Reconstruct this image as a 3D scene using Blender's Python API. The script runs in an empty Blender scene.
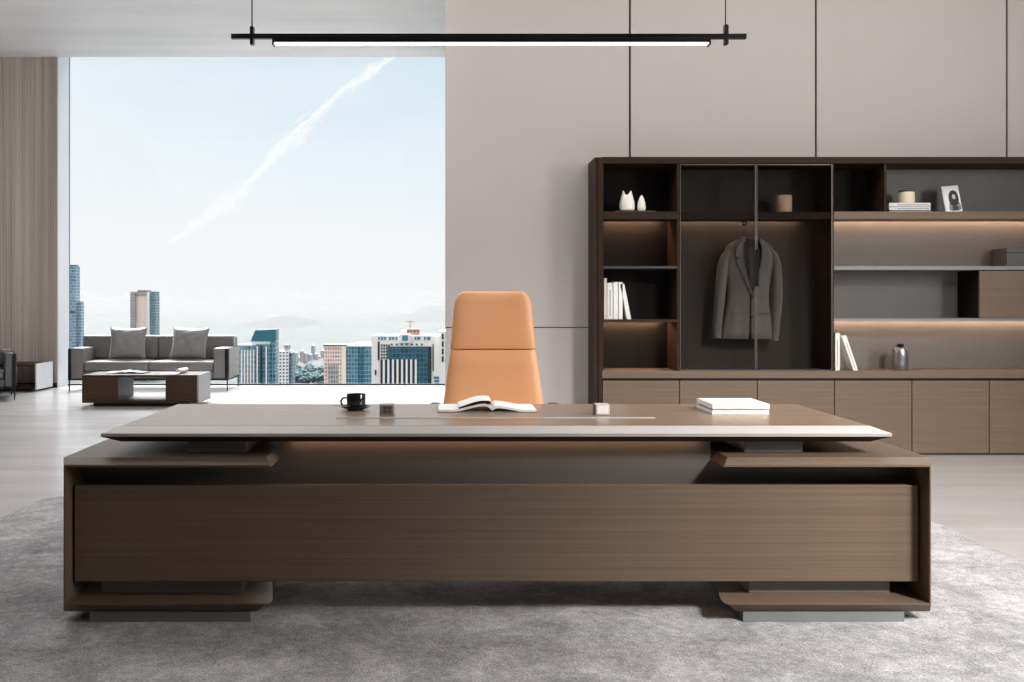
import bpy, bmesh, math, random
from mathutils import Vector, Matrix, noise as mnoise

random.seed(7)
SC = bpy.context.scene
COL = SC.collection
F, VX, VY, EYE = 970.0, 445.0, 302.0, 1.275      # focal length in px, vanishing point, eye height

def wx(px, D): return (px - VX) / F * D
def wz(py, D): return EYE - (py - VY) / F * D
def lin(c):
    def f(v):
        v /= 255.0
        return v / 12.92 if v <= 0.04045 else ((v + 0.055) / 1.055) ** 2.4
    return tuple(f(v) for v in c)

# ------------------------------------------------------------------ materials
class NT:
    def __init__(s, nt): s.nt = nt
    def n(s, t, **kw):
        nd = s.nt.nodes.new(t)
        for k, v in kw.items():
            if k.startswith('i_'): nd.inputs[k[2:]].default_value = v
            elif k.startswith('n_'): nd.inputs[int(k[2:])].default_value = v
            else: setattr(nd, k, v)
        return nd
    def l(s, a, b): s.nt.links.new(a, b)
    def math(s, op, a, b=None, c=None):
        nd = s.n('ShaderNodeMath', operation=op)
        for i, v in enumerate((a, b, c)):
            if v is None: continue
            if isinstance(v, (int, float)): nd.inputs[i].default_value = v
            else: s.l(v, nd.inputs[i])
        return nd.outputs[0]
    def mix(s, fac, a, b):
        nd = s.n('ShaderNodeMix', data_type='RGBA')
        for sock, v in ((nd.inputs[0], fac), (nd.inputs[6], a), (nd.inputs[7], b)):
            if isinstance(v, (int, float)): sock.default_value = v
            elif isinstance(v, tuple): sock.default_value = (*v[:3], 1)
            else: s.l(v, sock)
        return nd.outputs[2]
    def ramp(s, fac, stops):
        nd = s.n('ShaderNodeValToRGB')
        e = nd.color_ramp.elements
        while len(e) < len(stops): e.new(0.5)
        for el, (p, c) in zip(e, stops):
            el.position = p
            el.color = (*c, 1) if isinstance(c, tuple) else (c, c, c, 1)
        s.l(fac, nd.inputs[0])
        return nd.outputs[0]

def new_mat(name):
    m = bpy.data.materials.new(name); m.use_nodes = True
    t = NT(m.node_tree)
    b = m.node_tree.nodes['Principled BSDF']
    return m, t, b

def coords(t, scale, kind='Object'):
    tc = t.n('ShaderNodeTexCoord'); mp = t.n('ShaderNodeMapping')
    mp.inputs['Scale'].default_value = scale
    t.l(tc.outputs[kind], mp.inputs['Vector'])
    return mp.outputs[0]

def plain(name, col, rough=0.5, metal=0.0, var=0.05, nscale=6, coat=0.0, sheen=0.0, spec=0.5, bump=0.0, bscale=200):
    m, t, b = new_mat(name)
    v = coords(t, (1, 1, 1))
    nz = t.n('ShaderNodeTexNoise', i_Scale=nscale, i_Detail=4.0); t.l(v, nz.inputs['Vector'])
    c0 = tuple(max(0, c * (1 - var)) for c in col); c1 = tuple(min(1, c * (1 + var)) for c in col)
    t.l(t.ramp(nz.outputs[0], [(0.3, c0), (0.7, c1)]), b.inputs['Base Color'])
    b.inputs['Roughness'].default_value = rough
    b.inputs['Metallic'].default_value = metal
    b.inputs['Specular IOR Level'].default_value = spec
    b.inputs['Coat Weight'].default_value = coat
    b.inputs['Sheen Weight'].default_value = sheen
    if bump:
        n2 = t.n('ShaderNodeTexNoise', i_Scale=bscale, i_Detail=2.0); t.l(v, n2.inputs['Vector'])
        bp = t.n('ShaderNodeBump', i_Strength=bump, i_Distance=0.002); t.l(n2.outputs[0], bp.inputs['Height'])
        t.l(bp.outputs[0], b.inputs['Normal'])
    return m

def wood(name, c_dark, c_light, rough=0.4, scale=(1.2, 60, 60), spec=0.4, coat=0.0):
    """fine straight veneer grain, stretched along the axis with the small scale"""
    m, t, b = new_mat(name)
    v = coords(t, scale)
    n1 = t.n('ShaderNodeTexNoise', i_Scale=1.0, i_Detail=6.0, i_Roughness=0.65); t.l(v, n1.inputs['Vector'])
    v2 = coords(t, tuple(s * 0.22 for s in scale))
    n2 = t.n('ShaderNodeTexNoise', i_Scale=1.0, i_Detail=3.0); t.l(v2, n2.inputs['Vector'])
    f = t.math('ADD', t.math('MULTIPLY', n1.outputs[0], 0.65), t.math('MULTIPLY', n2.outputs[0], 0.35))
    t.l(t.ramp(f, [(0.34, c_dark), (0.52, tuple((a + c) / 2 for a, c in zip(c_dark, c_light))), (0.66, c_light)]), b.inputs['Base Color'])
    b.inputs['Roughness'].default_value = rough
    b.inputs['Specular IOR Level'].default_value = spec
    b.inputs['Coat Weight'].default_value = coat
    b.inputs['Coat Roughness'].default_value = 0.15
    bp = t.n('ShaderNodeBump', i_Strength=0.06, i_Distance=0.001); t.l(n1.outputs[0], bp.inputs['Height'])
    t.l(bp.outputs[0], b.inputs['Normal'])
    return m

def emit(name, col, strength):
    m, t, b = new_mat(name)
    b.inputs['Base Color'].default_value = (*col, 1)
    b.inputs['Emission Color'].default_value = (*col, 1)
    b.inputs['Emission Strength'].default_value = strength
    return m

def pane_mat(name, tint, refl=0.06, rough=0.0):
    m, t, b = new_mat(name)
    m.node_tree.nodes.remove(b)
    out = m.node_tree.nodes['Material Output']
    tr = t.n('ShaderNodeBsdfTransparent'); tr.inputs[0].default_value = (*tint, 1)
    gl = t.n('ShaderNodeBsdfGlossy', i_Roughness=rough)
    lw = t.n('ShaderNodeFresnel', i_IOR=1.45)
    mx = t.n('ShaderNodeMixShader')
    t.l(t.math('MULTIPLY', lw.outputs[0], refl / 0.04), mx.inputs[0])
    t.l(tr.outputs[0], mx.inputs[1]); t.l(gl.outputs[0], mx.inputs[2])
    t.l(mx.outputs[0], out.inputs[0])
    return m

def facade(name, wall, glass, sx, sz, ax=0.35, az=0.35, wall2=None, rough=0.25):
    """curtain wall: floors every sz metres, bays every sx metres, wall colour between the glass"""
    m, t, b = new_mat(name)
    tc = t.n('ShaderNodeTexCoord'); sp = t.n('ShaderNodeSeparateXYZ'); t.l(tc.outputs['Object'], sp.inputs[0])
    h = t.math('ADD', sp.outputs[0], sp.outputs[1])
    fx = t.math('FRACT', t.math('DIVIDE', t.math('ADD', h, 1000.0), sx))
    fz = t.math('FRACT', t.math('DIVIDE', t.math('ADD', sp.outputs[2], 1000.0), sz))
    mask = t.math('MULTIPLY', t.math('GREATER_THAN', fx, ax), t.math('GREATER_THAN', fz, az))
    wn = t.n('ShaderNodeTexWhiteNoise', noise_dimensions='2D')
    cb = t.n('ShaderNodeCombineXYZ')
    t.l(t.math('FLOOR', t.math('DIVIDE', t.math('ADD', h, 1000.0), sx)), cb.inputs[0])
    t.l(t.math('FLOOR', t.math('DIVIDE', t.math('ADD', sp.outputs[2], 1000.0), sz)), cb.inputs[1])
    t.l(cb.outputs[0], wn.inputs['Vector'])
    g = t.mix(wn.outputs[0], tuple(c * 0.6 for c in glass), tuple(min(1, c * 1.6) for c in glass))
    t.l(t.mix(mask, wall, g), b.inputs['Base Color'])
    b.inputs['Roughness'].default_value = 0.6
    t.l(t.math('SUBTRACT', 0.75, t.math('MULTIPLY', mask, 0.75 - rough)), b.inputs['Roughness'])
    return m

M = {}
M['desk_wood'] = wood('desk veneer', lin((92, 75, 61)), lin((112, 94, 78)), 0.42, (1.2, 200, 330), 0.4)
M['desk_top'] = wood('desk top veneer', lin((134, 113, 95)), lin((156, 133, 114)), 0.27, (1.2, 160, 160), 0.4, 0.0)
M['cab_wood'] = wood('cabinet veneer', lin((96, 79, 64)), lin((124, 104, 87)), 0.45, (1.2, 200, 300), 0.35)
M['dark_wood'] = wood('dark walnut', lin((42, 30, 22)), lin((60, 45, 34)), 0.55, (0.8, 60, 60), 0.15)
M['inner'] = plain('dark inner board', lin((24, 20, 18)), 0.7, var=0.05, spec=0.2)
M['inner_mid'] = plain('grey brown inner board', lin((62, 58, 55)), 0.6, var=0.04, spec=0.3)
M['inner_grey'] = plain('grey inner board', lin((116, 112, 109)), 0.5, var=0.04)
M['inner_lacquer'] = plain('dark warm grey lacquer', lin((86, 82, 78)), 0.5, var=0.03)
M['grey_lacquer'] = plain('grey lacquer', lin((116, 117, 117)), 0.45, var=0.03)
M['shelf_metal'] = plain('brushed grey shelf', lin((122, 122, 122)), 0.4, 0.2, var=0.03)
M['shelf_dark'] = plain('dark grey shelf', lin((58, 58, 60)), 0.4, 0.2, var=0.03)
M['black_metal'] = plain('black metal', lin((30, 30, 31)), 0.35, 0.6, var=0.05)
M['handle_black'] = plain('black satin handle', lin((12, 12, 12)), 0.5, var=0.05, spec=0.12)
M['bronze'] = plain('bronze frame', lin((112, 104, 98)), 0.35, 0.7, var=0.03)
M['chrome'] = plain('chrome', lin((200, 200, 200)), 0.12, 1.0, var=0.02)
M['leather_orange'] = plain('tan orange leather', lin((232, 168, 118)), 0.42, var=0.04, nscale=3, bump=0.15, bscale=350)
M['leather_orange_edge'] = plain('tan orange leather welt', lin((210, 138, 86)), 0.45, var=0.04)
M['sofa'] = plain('grey sofa leather', lin((112, 110, 109)), 0.4, var=0.05, bump=0.1)
M['armchair'] = plain('charcoal leather', lin((84, 86, 88)), 0.4, var=0.05, bump=0.1)
M['pillow'] = plain('grey satin', lin((120, 119, 118)), 0.45, var=0.05, sheen=0.3)
M['white_paper'] = plain('white paper', lin((244, 243, 240)), 0.6, var=0.015)
M['cream_paper'] = plain('cream paper', lin((236, 226, 212)), 0.6, var=0.03)
M['dark_print'] = plain('dark printed page', lin((58, 58, 60)), 0.5, var=0.3, nscale=40)
M['mid_print'] = plain('grey printed picture', lin((150, 148, 146)), 0.5, var=0.35, nscale=30)
M['ceramic_black'] = plain('black green glaze', lin((24, 28, 27)), 0.08, var=0.05, coat=0.6)
M['saucer_steel'] = plain('dark saucer glaze', lin((40, 42, 42)), 0.12, 0.3, var=0.03)
M['coffee'] = plain('coffee', lin((40, 24, 14)), 0.1)
M['candle'] = plain('beige candle glaze', lin((252, 234, 206)), 0.5, var=0.03)
M['mug'] = plain('sand mug glaze', lin((250, 222, 190)), 0.5, var=0.04)
M['pearl'] = plain('pearl ceramic', lin((255, 248, 236)), 0.2, var=0.02, coat=0.3)
M['tray'] = plain('smoky tray', lin((84, 74, 64)), 0.4, var=0.04)
M['box_grey'] = plain('grey box board', lin((86, 86, 85)), 0.5, 0.1, var=0.03)
M['jacket'] = plain('grey suit wool', lin((122, 120, 119)), 0.85, var=0.08, nscale=40, sheen=0.3)
M['lining'] = plain('dark jacket lining', lin((46, 46, 48)), 0.6)
M['silver'] = plain('brushed silver', lin((150, 150, 153)), 0.3, 0.85, var=0.03)
M['plastic_grey'] = plain('grey plastic', lin((178, 174, 170)), 0.4, var=0.02)
M['plastic_light'] = plain('pale grey edge strip', lin((206, 200, 194)), 0.4, var=0.02)
M['plastic_dark'] = plain('dark plastic', lin((44, 42, 42)), 0.45, var=0.02)
M['table_side'] = plain('pale table end panel', lin((136, 134, 133)), 0.4, var=0.02)
M['table_wood'] = wood('table walnut', lin((50, 36, 27)), lin((68, 50, 38)), 0.55, (0.8, 90, 90), 0.2)
M['white_reveal'] = plain('white lacquer reveal', lin((216, 218, 224)), 0.35, var=0.01)
M['wall_white'] = plain('white plaster', lin((226, 224, 222)), 0.7, var=0.015, nscale=2)
M['wall_shade'] = plain('dark taupe plaster', lin((120, 112, 106)), 0.7, var=0.02, nscale=2)
M['wall_panel'] = plain('warm grey wall panel', lin((182, 175, 172)), 0.55, var=0.02, nscale=1.5)
M['groove'] = plain('dark groove', lin((60, 56, 54)), 0.8)
M['lamp_diffuser'] = emit('lamp diffuser', (1.0, 0.98, 0.95), 3.0)
M['led'] = emit('warm led strip', (1.0, 0.66, 0.43), 34.0)
M['led_strong'] = emit('strong warm led strip', (1.0, 0.62, 0.38), 120.0)
M['led_soft'] = emit('soft warm led strip', (1.0, 0.55, 0.32), 9.0)
M['edge_grey'] = plain('satin grey edge', lin((176, 170, 165)), 0.4, var=0.02)
M['window_pane'] = pane_mat('clear window pane', (0.985, 0.992, 0.995), 0.003)
M['smoked_glass'] = pane_mat('smoked door glass', (0.88, 0.865, 0.85), 0.036)

def mat_ribbed():
    m, t, b = new_mat('ribbed oak panel')
    v = coords(t, (14, 1, 0.12))
    n1 = t.n('ShaderNodeTexNoise', i_Scale=1.0, i_Detail=5.0, i_Roughness=0.6); t.l(v, n1.inputs['Vector'])
    t.l(t.ramp(n1.outputs[0], [(0.3, lin((165, 153, 146))), (0.7, lin((214, 202, 196)))]), b.inputs['Base Color'])
    b.inputs['Roughness'].default_value = 0.5
    return m
M['ribbed'] = mat_ribbed()

def mat_ceiling():
    m, t, b = new_mat('pale ceiling plaster')
    v = coords(t, (0.25, 1.6, 1))
    n1 = t.n('ShaderNodeTexNoise', i_Scale=1.2, i_Detail=5.0); t.l(v, n1.inputs['Vector'])
    t.l(t.ramp(n1.outputs[0], [(0.3, lin((226, 226, 227))), (0.7, lin((240, 240, 240)))]), b.inputs['Base Color'])
    b.inputs['Roughness'].default_value = 0.45
    return m
M['ceiling'] = mat_ceiling()

def mat_floor():
    m, t, b = new_mat('polished grey stone floor')
    v = coords(t, (0.35, 2.0, 1))
    n1 = t.n('ShaderNodeTexNoise', i_Scale=1.3, i_Detail=7.0, i_Roughness=0.6, i_Distortion=0.6); t.l(v, n1.inputs['Vector'])
    c = t.ramp(n1.outputs[0], [(0.28, lin((166, 164, 163))), (0.55, lin((174, 172, 172))), (0.75, lin((182, 181, 181)))])
    t.l(c, b.inputs['Base Color'])
    n2 = t.n('ShaderNodeTexNoise', i_Scale=3.0, i_Detail=4.0); t.l(v, n2.inputs['Vector'])
    t.l(t.ramp(n2.outputs[0], [(0.3, 0.17), (0.7, 0.25)]), b.inputs['Roughness'])
    b.inputs['Specular IOR Level'].default_value = 0.8
    return m
M['floor'] = mat_floor()

def mat_rug():
    m, t, b = new_mat('grey shaggy rug')
    v = coords(t, (1, 1, 1))
    big = t.n('ShaderNodeTexNoise', i_Scale=3.6, i_Detail=6.0, i_Roughness=0.66, i_Distortion=0.8); t.l(v, big.inputs['Vector'])
    mid = t.n('ShaderNodeTexNoise', i_Scale=28.0, i_Detail=4.0, i_Roughness=0.7); t.l(v, mid.inputs['Vector'])
    fine = t.n('ShaderNodeTexNoise', i_Scale=105.0, i_Detail=3.0, i_Roughness=0.7); t.l(v, fine.inputs['Vector'])
    f = t.math('ADD', t.math('ADD', t.math('MULTIPLY', big.outputs[0], 0.38), t.math('MULTIPLY', mid.outputs[0], 0.24)), t.math('MULTIPLY', fine.outputs[0], 0.38))
    t.l(t.ramp(f, [(0.38, lin((96, 94, 95))), (0.50, lin((152, 150, 151))), (0.62, lin((205, 203, 204)))]), b.inputs['Base Color'])
    b.inputs['Roughness'].default_value = 0.95
    b.inputs['Specular IOR Level'].default_value = 0.1
    b.inputs['Sheen Weight'].default_value = 0.25
    h = t.math('ADD', t.math('MULTIPLY', mid.outputs[0], 0.5), fine.outputs[0])
    bp = t.n('ShaderNodeBump', i_Strength=0.9, i_Distance=0.012); t.l(h, bp.inputs['Height'])
    t.l(bp.outputs[0], b.inputs['Normal'])
    return m
M['rug'] = mat_rug()

# ------------------------------------------------------------------ mesh builder
class B:
    def __init__(s): s.bm = bmesh.new()
    def _merge(s, tmp):
        me = bpy.data.meshes.new('tmp'); tmp.to_mesh(me); tmp.free()
        s.bm.from_mesh(me); bpy.data.meshes.remove(me)
    def box(s, x0, x1, y0, y1, z0, z1, bev=0.0, seg=1):
        t = bmesh.new(); bmesh.ops.create_cube(t, size=1)
        for v in t.verts:
            v.co = Vector(((x0 + x1) / 2 + v.co.x * (x1 - x0), (y0 + y1) / 2 + v.co.y * (y1 - y0), (z0 + z1) / 2 + v.co.z * (z1 - z0)))
        if bev: bmesh.ops.bevel(t, geom=t.edges[:], offset=bev, segments=seg, affect='EDGES', profile=0.5)
        s._merge(t); return s
    def prism(s, pts, axis, a, b, bev=0.0):
        """polygon in the two other axes (in order), extruded from a to b along axis"""
        t = bmesh.new()
        def mk(p, h):
            return {'x': (h, p[0], p[1]), 'y': (p[0], h, p[1]), 'z': (p[0], p[1], h)}[axis]
        lo = [t.verts.new(mk(p, a)) for p in pts]; hi = [t.verts.new(mk(p, b)) for p in pts]
        t.faces.new(lo); t.faces.new(hi)
        n = len(pts)
        for i in range(n): t.faces.new((lo[i], lo[(i + 1) % n], hi[(i + 1) % n], hi[i]))
        bmesh.ops.recalc_face_normals(t, faces=t.faces[:])
        if bev: bmesh.ops.bevel(t, geom=t.edges[:], offset=bev, segments=1, affect='EDGES')
        s._merge(t); return s
    def loft(s, rings, cap=True, closed=True):
        t = bmesh.new()
        vs = [[t.verts.new(p) for p in r] for r in rings]
        n = len(rings[0])
        for a, b in zip(vs, vs[1:]):
            for i in range(n if closed else n - 1):
                try: t.faces.new((a[i], a[(i + 1) % n], b[(i + 1) % n], b[i]))
                except ValueError: pass
        if cap and closed:
            t.faces.new(vs[0]); t.faces.new(vs[-1])
        bmesh.ops.recalc_face_normals(t, faces=t.faces[:])
        s._merge(t); return s
    def tube(s, pts, r, seg=10, cap=True):
        pts = [Vector(p) for p in pts]
        rs = r if isinstance(r, (list, tuple)) else [r] * len(pts)
        rings = []; up = None
        for i, p in enumerate(pts):
            d = (pts[min(i + 1, len(pts) - 1)] - pts[max(i - 1, 0)]).normalized()
            if up is None:
                up = Vector((0, 0, 1)) if abs(d.z) < 0.9 else Vector((1, 0, 0))
            a = d.cross(up).normalized(); bb = a.cross(d).normalized(); up = bb
            rings.append([p + (a * math.cos(k * 2 * math.pi / seg) + bb * math.sin(k * 2 * math.pi / seg)) * rs[i] for k in range(seg)])
        return s.loft(rings, cap)
    def lathe(s, prof, c, seg=28, cap=True):
        rings = [[(c[0] + r * math.cos(k * 2 * math.pi / seg), c[1] + r * math.sin(k * 2 * math.pi / seg), c[2] + z) for k in range(seg)] for r, z in prof]
        return s.loft(rings, cap)
    def grid(s, fn, nu, nv):
        t = bmesh.new()
        vs = [[t.verts.new(fn(i / nu, j / nv)) for j in range(nv + 1)] for i in range(nu + 1)]
        for i in range(nu):
            for j in range(nv): t.faces.new((vs[i][j], vs[i + 1][j], vs[i + 1][j + 1], vs[i][j + 1]))
        s._merge(t); return s
    def xf(s, mat):
        for v in s.bm.verts: v.co = mat @ v.co
        return s
    def build(s, name, mat, parent=None, smooth=False, kind=None):
        org = Vector((0, 0, 0)); p = parent
        while p is not None:
            org += p.location; p = p.parent
        bmesh.ops.remove_doubles(s.bm, verts=s.bm.verts[:], dist=1e-6)
        for v in s.bm.verts: v.co -= org
        me = bpy.data.meshes.new(name); s.bm.to_mesh(me); s.bm.free()
        if smooth:
            me.polygons.foreach_set('use_smooth', [True] * len(me.polygons))
            try: me.set_sharp_from_angle(angle=math.radians(38))
            except Exception: pass
        o = bpy.data.objects.new(name, me); COL.objects.link(o)
        me.materials.append(mat)
        o.parent = parent
        if kind: o['kind'] = kind
        return o

def thing(name, label, cat, loc, group=None):
    o = bpy.data.objects.new(name, None); COL.objects.link(o)
    o.location = loc; o.empty_display_size = 0.1
    o['label'] = label; o['category'] = cat
    if group: o['group'] = group
    return o
def tag(o, label, cat, group=None, kind=None):
    o['label'] = label; o['category'] = cat
    if group: o['group'] = group
    if kind: o['kind'] = kind
    return o
def origin(o, loc):
    """move a single-mesh thing's origin to its base"""
    loc = Vector(loc)
    for v in o.data.vertices: v.co -= loc
    o.location = loc
    return o
def copy_tree(o, parent=None):
    c = o.copy(); COL.objects.link(c)
    if parent is not None: c.parent = parent
    for ch in list(o.children): copy_tree(ch, c)
    return c
def struct(o): o['kind'] = 'structure'; return o

def rrect(cx, cy, hx, hy, r, z, n=5):
    """rounded rectangle ring in the xy plane"""
    pts = []
    for sx, sy, a0 in ((1, 1, 0), (-1, 1, 90), (-1, -1, 180), (1, -1, 270)):
        for k in range(n + 1):
            a = math.radians(a0 + 90 * k / n)
            pts.append((cx + sx * (hx - r) + r * math.cos(a), cy + sy * (hy - r) + r * math.sin(a), z))
    return pts

def soft_box(b, x0, x1, y0, y1, z0, z1, r, crown=0.0, nz=5):
    """upholstered block with rolled edges and a slightly crowned top"""
    cx, cy, hx, hy = (x0 + x1) / 2, (y0 + y1) / 2, (x1 - x0) / 2, (y1 - y0) / 2
    rings = []
    for k in range(nz + 1):
        a = math.pi / 2 * k / nz
        ins = r * (1 - math.sin(a)); rings.append(rrect(cx, cy, hx - ins, hy - ins, max(r - ins * 0.6, 0.004), z0 + r * (1 - math.cos(a))))
    for k in range(nz + 1):
        a = math.pi / 2 * k / nz
        ins = r * (1 - math.cos(a)); rings.append(rrect(cx, cy, hx - ins, hy - ins, max(r - ins * 0.6, 0.004), z1 - r * (1 - math.sin(a))))
    if crown:
        for f, h in ((0.6, 0.7), (0.25, 1.0)):
            rings.append(rrect(cx, cy, (hx - r) * f, (hy - r) * f, min(r, hy * f * 0.5) * 0.4, z1 + crown * h))
    b.loft(rings)
    return b

# ================================================================== SETTING
ZC = 4.927          # ceiling height
D_WOOD, D_WIN = 14.46, 14.84
X_JAMB = -5.769
D_WALL = 8.47

struct(B().box(-9, 7.0, -3.6, 14.9, -0.12, 0.0).build('floor', M['floor']))
b = B(); b.box(-9, 7.0, -3.6, D_WOOD, ZC, ZC + 0.15); b.box(-9, 0.3, D_WOOD, 15.0, ZC + 0.32, ZC + 0.45); b.box(-9, 0.3, D_WOOD - 0.02, D_WOOD, ZC + 0.1, ZC + 0.4)
struct(b.build('ceiling', M['ceiling']))

# ribbed timber wall left of the window: narrow vertical slats
b = B(); b.box(-9, X_JAMB - 0.012, D_WOOD + 0.02, D_WIN - 0.01, 0, ZC + 0.33)
x = X_JAMB - 0.0125
while x > -7.4:
    b.box(x - 0.036, x, D_WOOD, D_WOOD + 0.02, 0.0, ZC + 0.3, 0.004); x -= 0.040
struct(b.build('wall_far', M['ribbed']))
struct(B().box(X_JAMB - 0.012, X_JAMB, D_WOOD, D_WIN + 0.05, 0, ZC + 0.33).build('trim_1', M['white_reveal']))
struct(B().box(-7.3, X_JAMB - 0.014, D_WOOD - 0.015, D_WOOD - 0.001, 0, 0.07).build('baseboard_far', M['dark_wood']))
struct(B().box(-9.12, -9, -3.6, 15, 0, ZC).build('wall_left', M['wall_shade']))
struct(B().box(7.0, 7.12, -3.6, 9, 0, ZC).build('wall_right', M['wall_shade']))
struct(B().box(-9, 7.0, -3.72, -3.6, 0, ZC).build('wall_front', M['wall_shade']))

# grey panelled wall behind the cabinets and its return towards the window
seams = [0.002, wx(630, D_WALL), wx(816, D_WALL), wx(1007, D_WALL), wx(1007, D_WALL) + 1.66, 7.0]
zs = wz(327.5, D_WALL)
b = B()
for a, c in zip(seams, seams[1:]):
    l = a if a < 0.01 else a + 0.009
    for z0, z1 in ((0, zs - 0.004), (zs + 0.004, ZC)):
        b.box(l, c - 0.009, D_WALL, D_WALL + 0.03, z0, z1, 0.002)
struct(b.build('wall_back', M['wall_panel']))
struct(B().box(0.004, 7.0, D_WALL + 0.03, D_WALL + 0.12, 0, ZC).build('trim_2', M['groove']))
struct(B().box(0.004, 0.14, D_WALL + 0.121, 15.0, 0, ZC + 0.4).build('wall_return', M['wall_panel']))

# picture window: thin dark rail, jamb profiles, one pane
win = bpy.data.objects.new('window_1', None); COL.objects.link(win); win.location = (X_JAMB, D_WIN, 0); win['kind'] = 'structure'
b = B(); b.box(X_JAMB, 0.0, D_WIN, D_WIN + 0.06, 0.0, 0.022)
b.box(X_JAMB, 0.0, D_WIN, D_WIN + 0.06, ZC + 0.29, ZC + 0.33)
b.box(X_JAMB - 0.02, X_JAMB - 0.002, D_WIN + 0.055, D_WIN + 0.09, 0, ZC + 0.33)
b.build('window_frame', M['black_metal'], win)
B().box(X_JAMB, 0.0, D_WIN + 0.028, D_WIN + 0.034, 0.02, ZC + 0.3).build('glass', M['window_pane'], win)

# ------------------------------------------------------------------ rug
def rug():
    x0, x1, y0, y1 = -2.61, 2.825, 1.2, 6.34
    rl, rr = 0.14, 0.75
    out = []
    for k in range(13):
        a = math.radians(90 * k / 12); out.append((x1 - 0.45 + 0.45 * math.cos(a), y1 - 0.95 + 0.95 * math.sin(a)))
    for k in range(9):
        a = math.radians(90 + 90 * k / 8); out.append((x0 + rl + rl * math.cos(a), y1 - rl + rl * math.sin(a)))
    out += [(x0, y0), (x1, y0)]
    # dense outline with a slightly ragged pile edge
    pts = []
    for (ax, ay), (bx, by) in zip(out, out[1:] + out[:1]):
        n = max(1, int(math.hypot(bx - ax, by - ay) / 0.03))
        for k in range(n): pts.append((ax + (bx - ax) * k / n, ay + (by - ay) * k / n))
    cx, cy = 0.1, 4.0
    def ring(off, z, jit):
        r = []
        for px, py in pts:
            d = Vector((px - cx, py - cy)).normalized()
            j = random.uniform(-jit, jit)
            r.append((px - d.x * (off + j), py - d.y * (off + j), z + random.uniform(-jit, jit) * 0.4))
        return r
    b = B(); b.loft([ring(0, 0.0005, 0.0), ring(0.0, 0.006, 0.004), ring(0.008, 0.0095, 0.004), ring(0.03, 0.010, 0.001), ring(0.4, 0.010, 0.0)])
    o = b.build('rug', M['rug'], smooth=True)
    origin(o, (0.1, 4.0, 0.0))
    tag(o, 'large mottled grey shaggy rug under the long wooden desk', 'rug')
rug()
RZ = 0.010

# ================================================================== DESK
XC = 0.205
desk = thing('executive_desk', 'long brown wooden executive desk with floating chamfered top, standing on the grey rug', 'desk', (XC, 4.35, RZ))
zt, zl, zu = 0.775, 0.751, 0.712
def desktop():
    def r(hx, y0, y1, z): return [(XC - hx, y0, z), (XC + hx, y0, z), (XC + hx, y1, z), (XC - hx, y1, z)]
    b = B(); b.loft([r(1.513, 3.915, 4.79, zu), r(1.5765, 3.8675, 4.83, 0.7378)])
    b.build('desktop_underside', M['dark_wood'], desk)  # darker wood here puts the shade under the lip into the colour
    b = B(); b.loft([r(1.577, 3.867, 4.833, 0.7385), r(1.577, 3.865, 4.835, zl), r(1.513, 3.925, 4.755, zt - 0.0006)])
    o = b.build('edge_band', M['edge_grey'], desk); o['label'] = 'pale grey chamfered edge'
    b = B(); b.box(XC - 1.513, XC + 1.513, 3.925, 4.755, zt - 0.0005, zt)
    b.build('desktop', M['desk_top'], desk)
    b = B(); b.box(XC - 0.84, XC + 0.84, 3.955, 3.967, zu - 0.0045, zu - 0.0005); b.build('light_strip', M['led_soft'], desk)
desktop()
# cable tray lid with its metal edge, let into the top
b = B(); b.box(wx(336, 4.18), wx(655, 4.18), 4.185, 4.36, zt - 0.003, zt + 0.0015)
b.build('cable_tray_lid', M['desk_top'], desk)
b = B(); b.box(wx(336, 4.18), wx(655, 4.18), 4.172, 4.184, zt - 0.004, zt + 0.003)
b.build('tray_edge', M['plastic_light'], desk)  # plain pale colour stands in for the highlight on the metal edge
for cx in (wx(387.5, 4.28), wx(602, 4.28)):
    b = B(); b.box(cx - 0.031, cx + 0.031, 4.265, 4.325, zt + 0.0016, zt + 0.05, 0.003)
    right = cx > 0.3
    sk = b.build('power_socket', M['plastic_light' if right else 'plastic_grey'], desk)
    if right: sk['label'] = 'white power socket at the right end of the cable tray'
    else: sk['label'] = 'grey power socket at the left end of the cable tray'
    b = B(); b.box(cx - 0.024, cx + 0.024, 4.2635, 4.2655, zt + 0.008, zt + 0.044, 0.0008)
    b.build('socket_face', M['white_paper' if right else 'silver'], sk)
    if not right:
        for dx in (-0.010, 0.010):
            for dz in (0.018, 0.034):
                b = B(); b.box(cx + dx - 0.004, cx + dx + 0.004, 4.2625, 4.2634, zt + dz - 0.003, zt + dz + 0.003); b.build('socket_slot', M['plastic_dark'], sk)
    b = B(); b.box(cx - 0.0335, cx - 0.0312, 4.266, 4.324, zt + 0.0018, zt + 0.049)
    b.build('side_cheek', M['plastic_dark'], sk)

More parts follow.
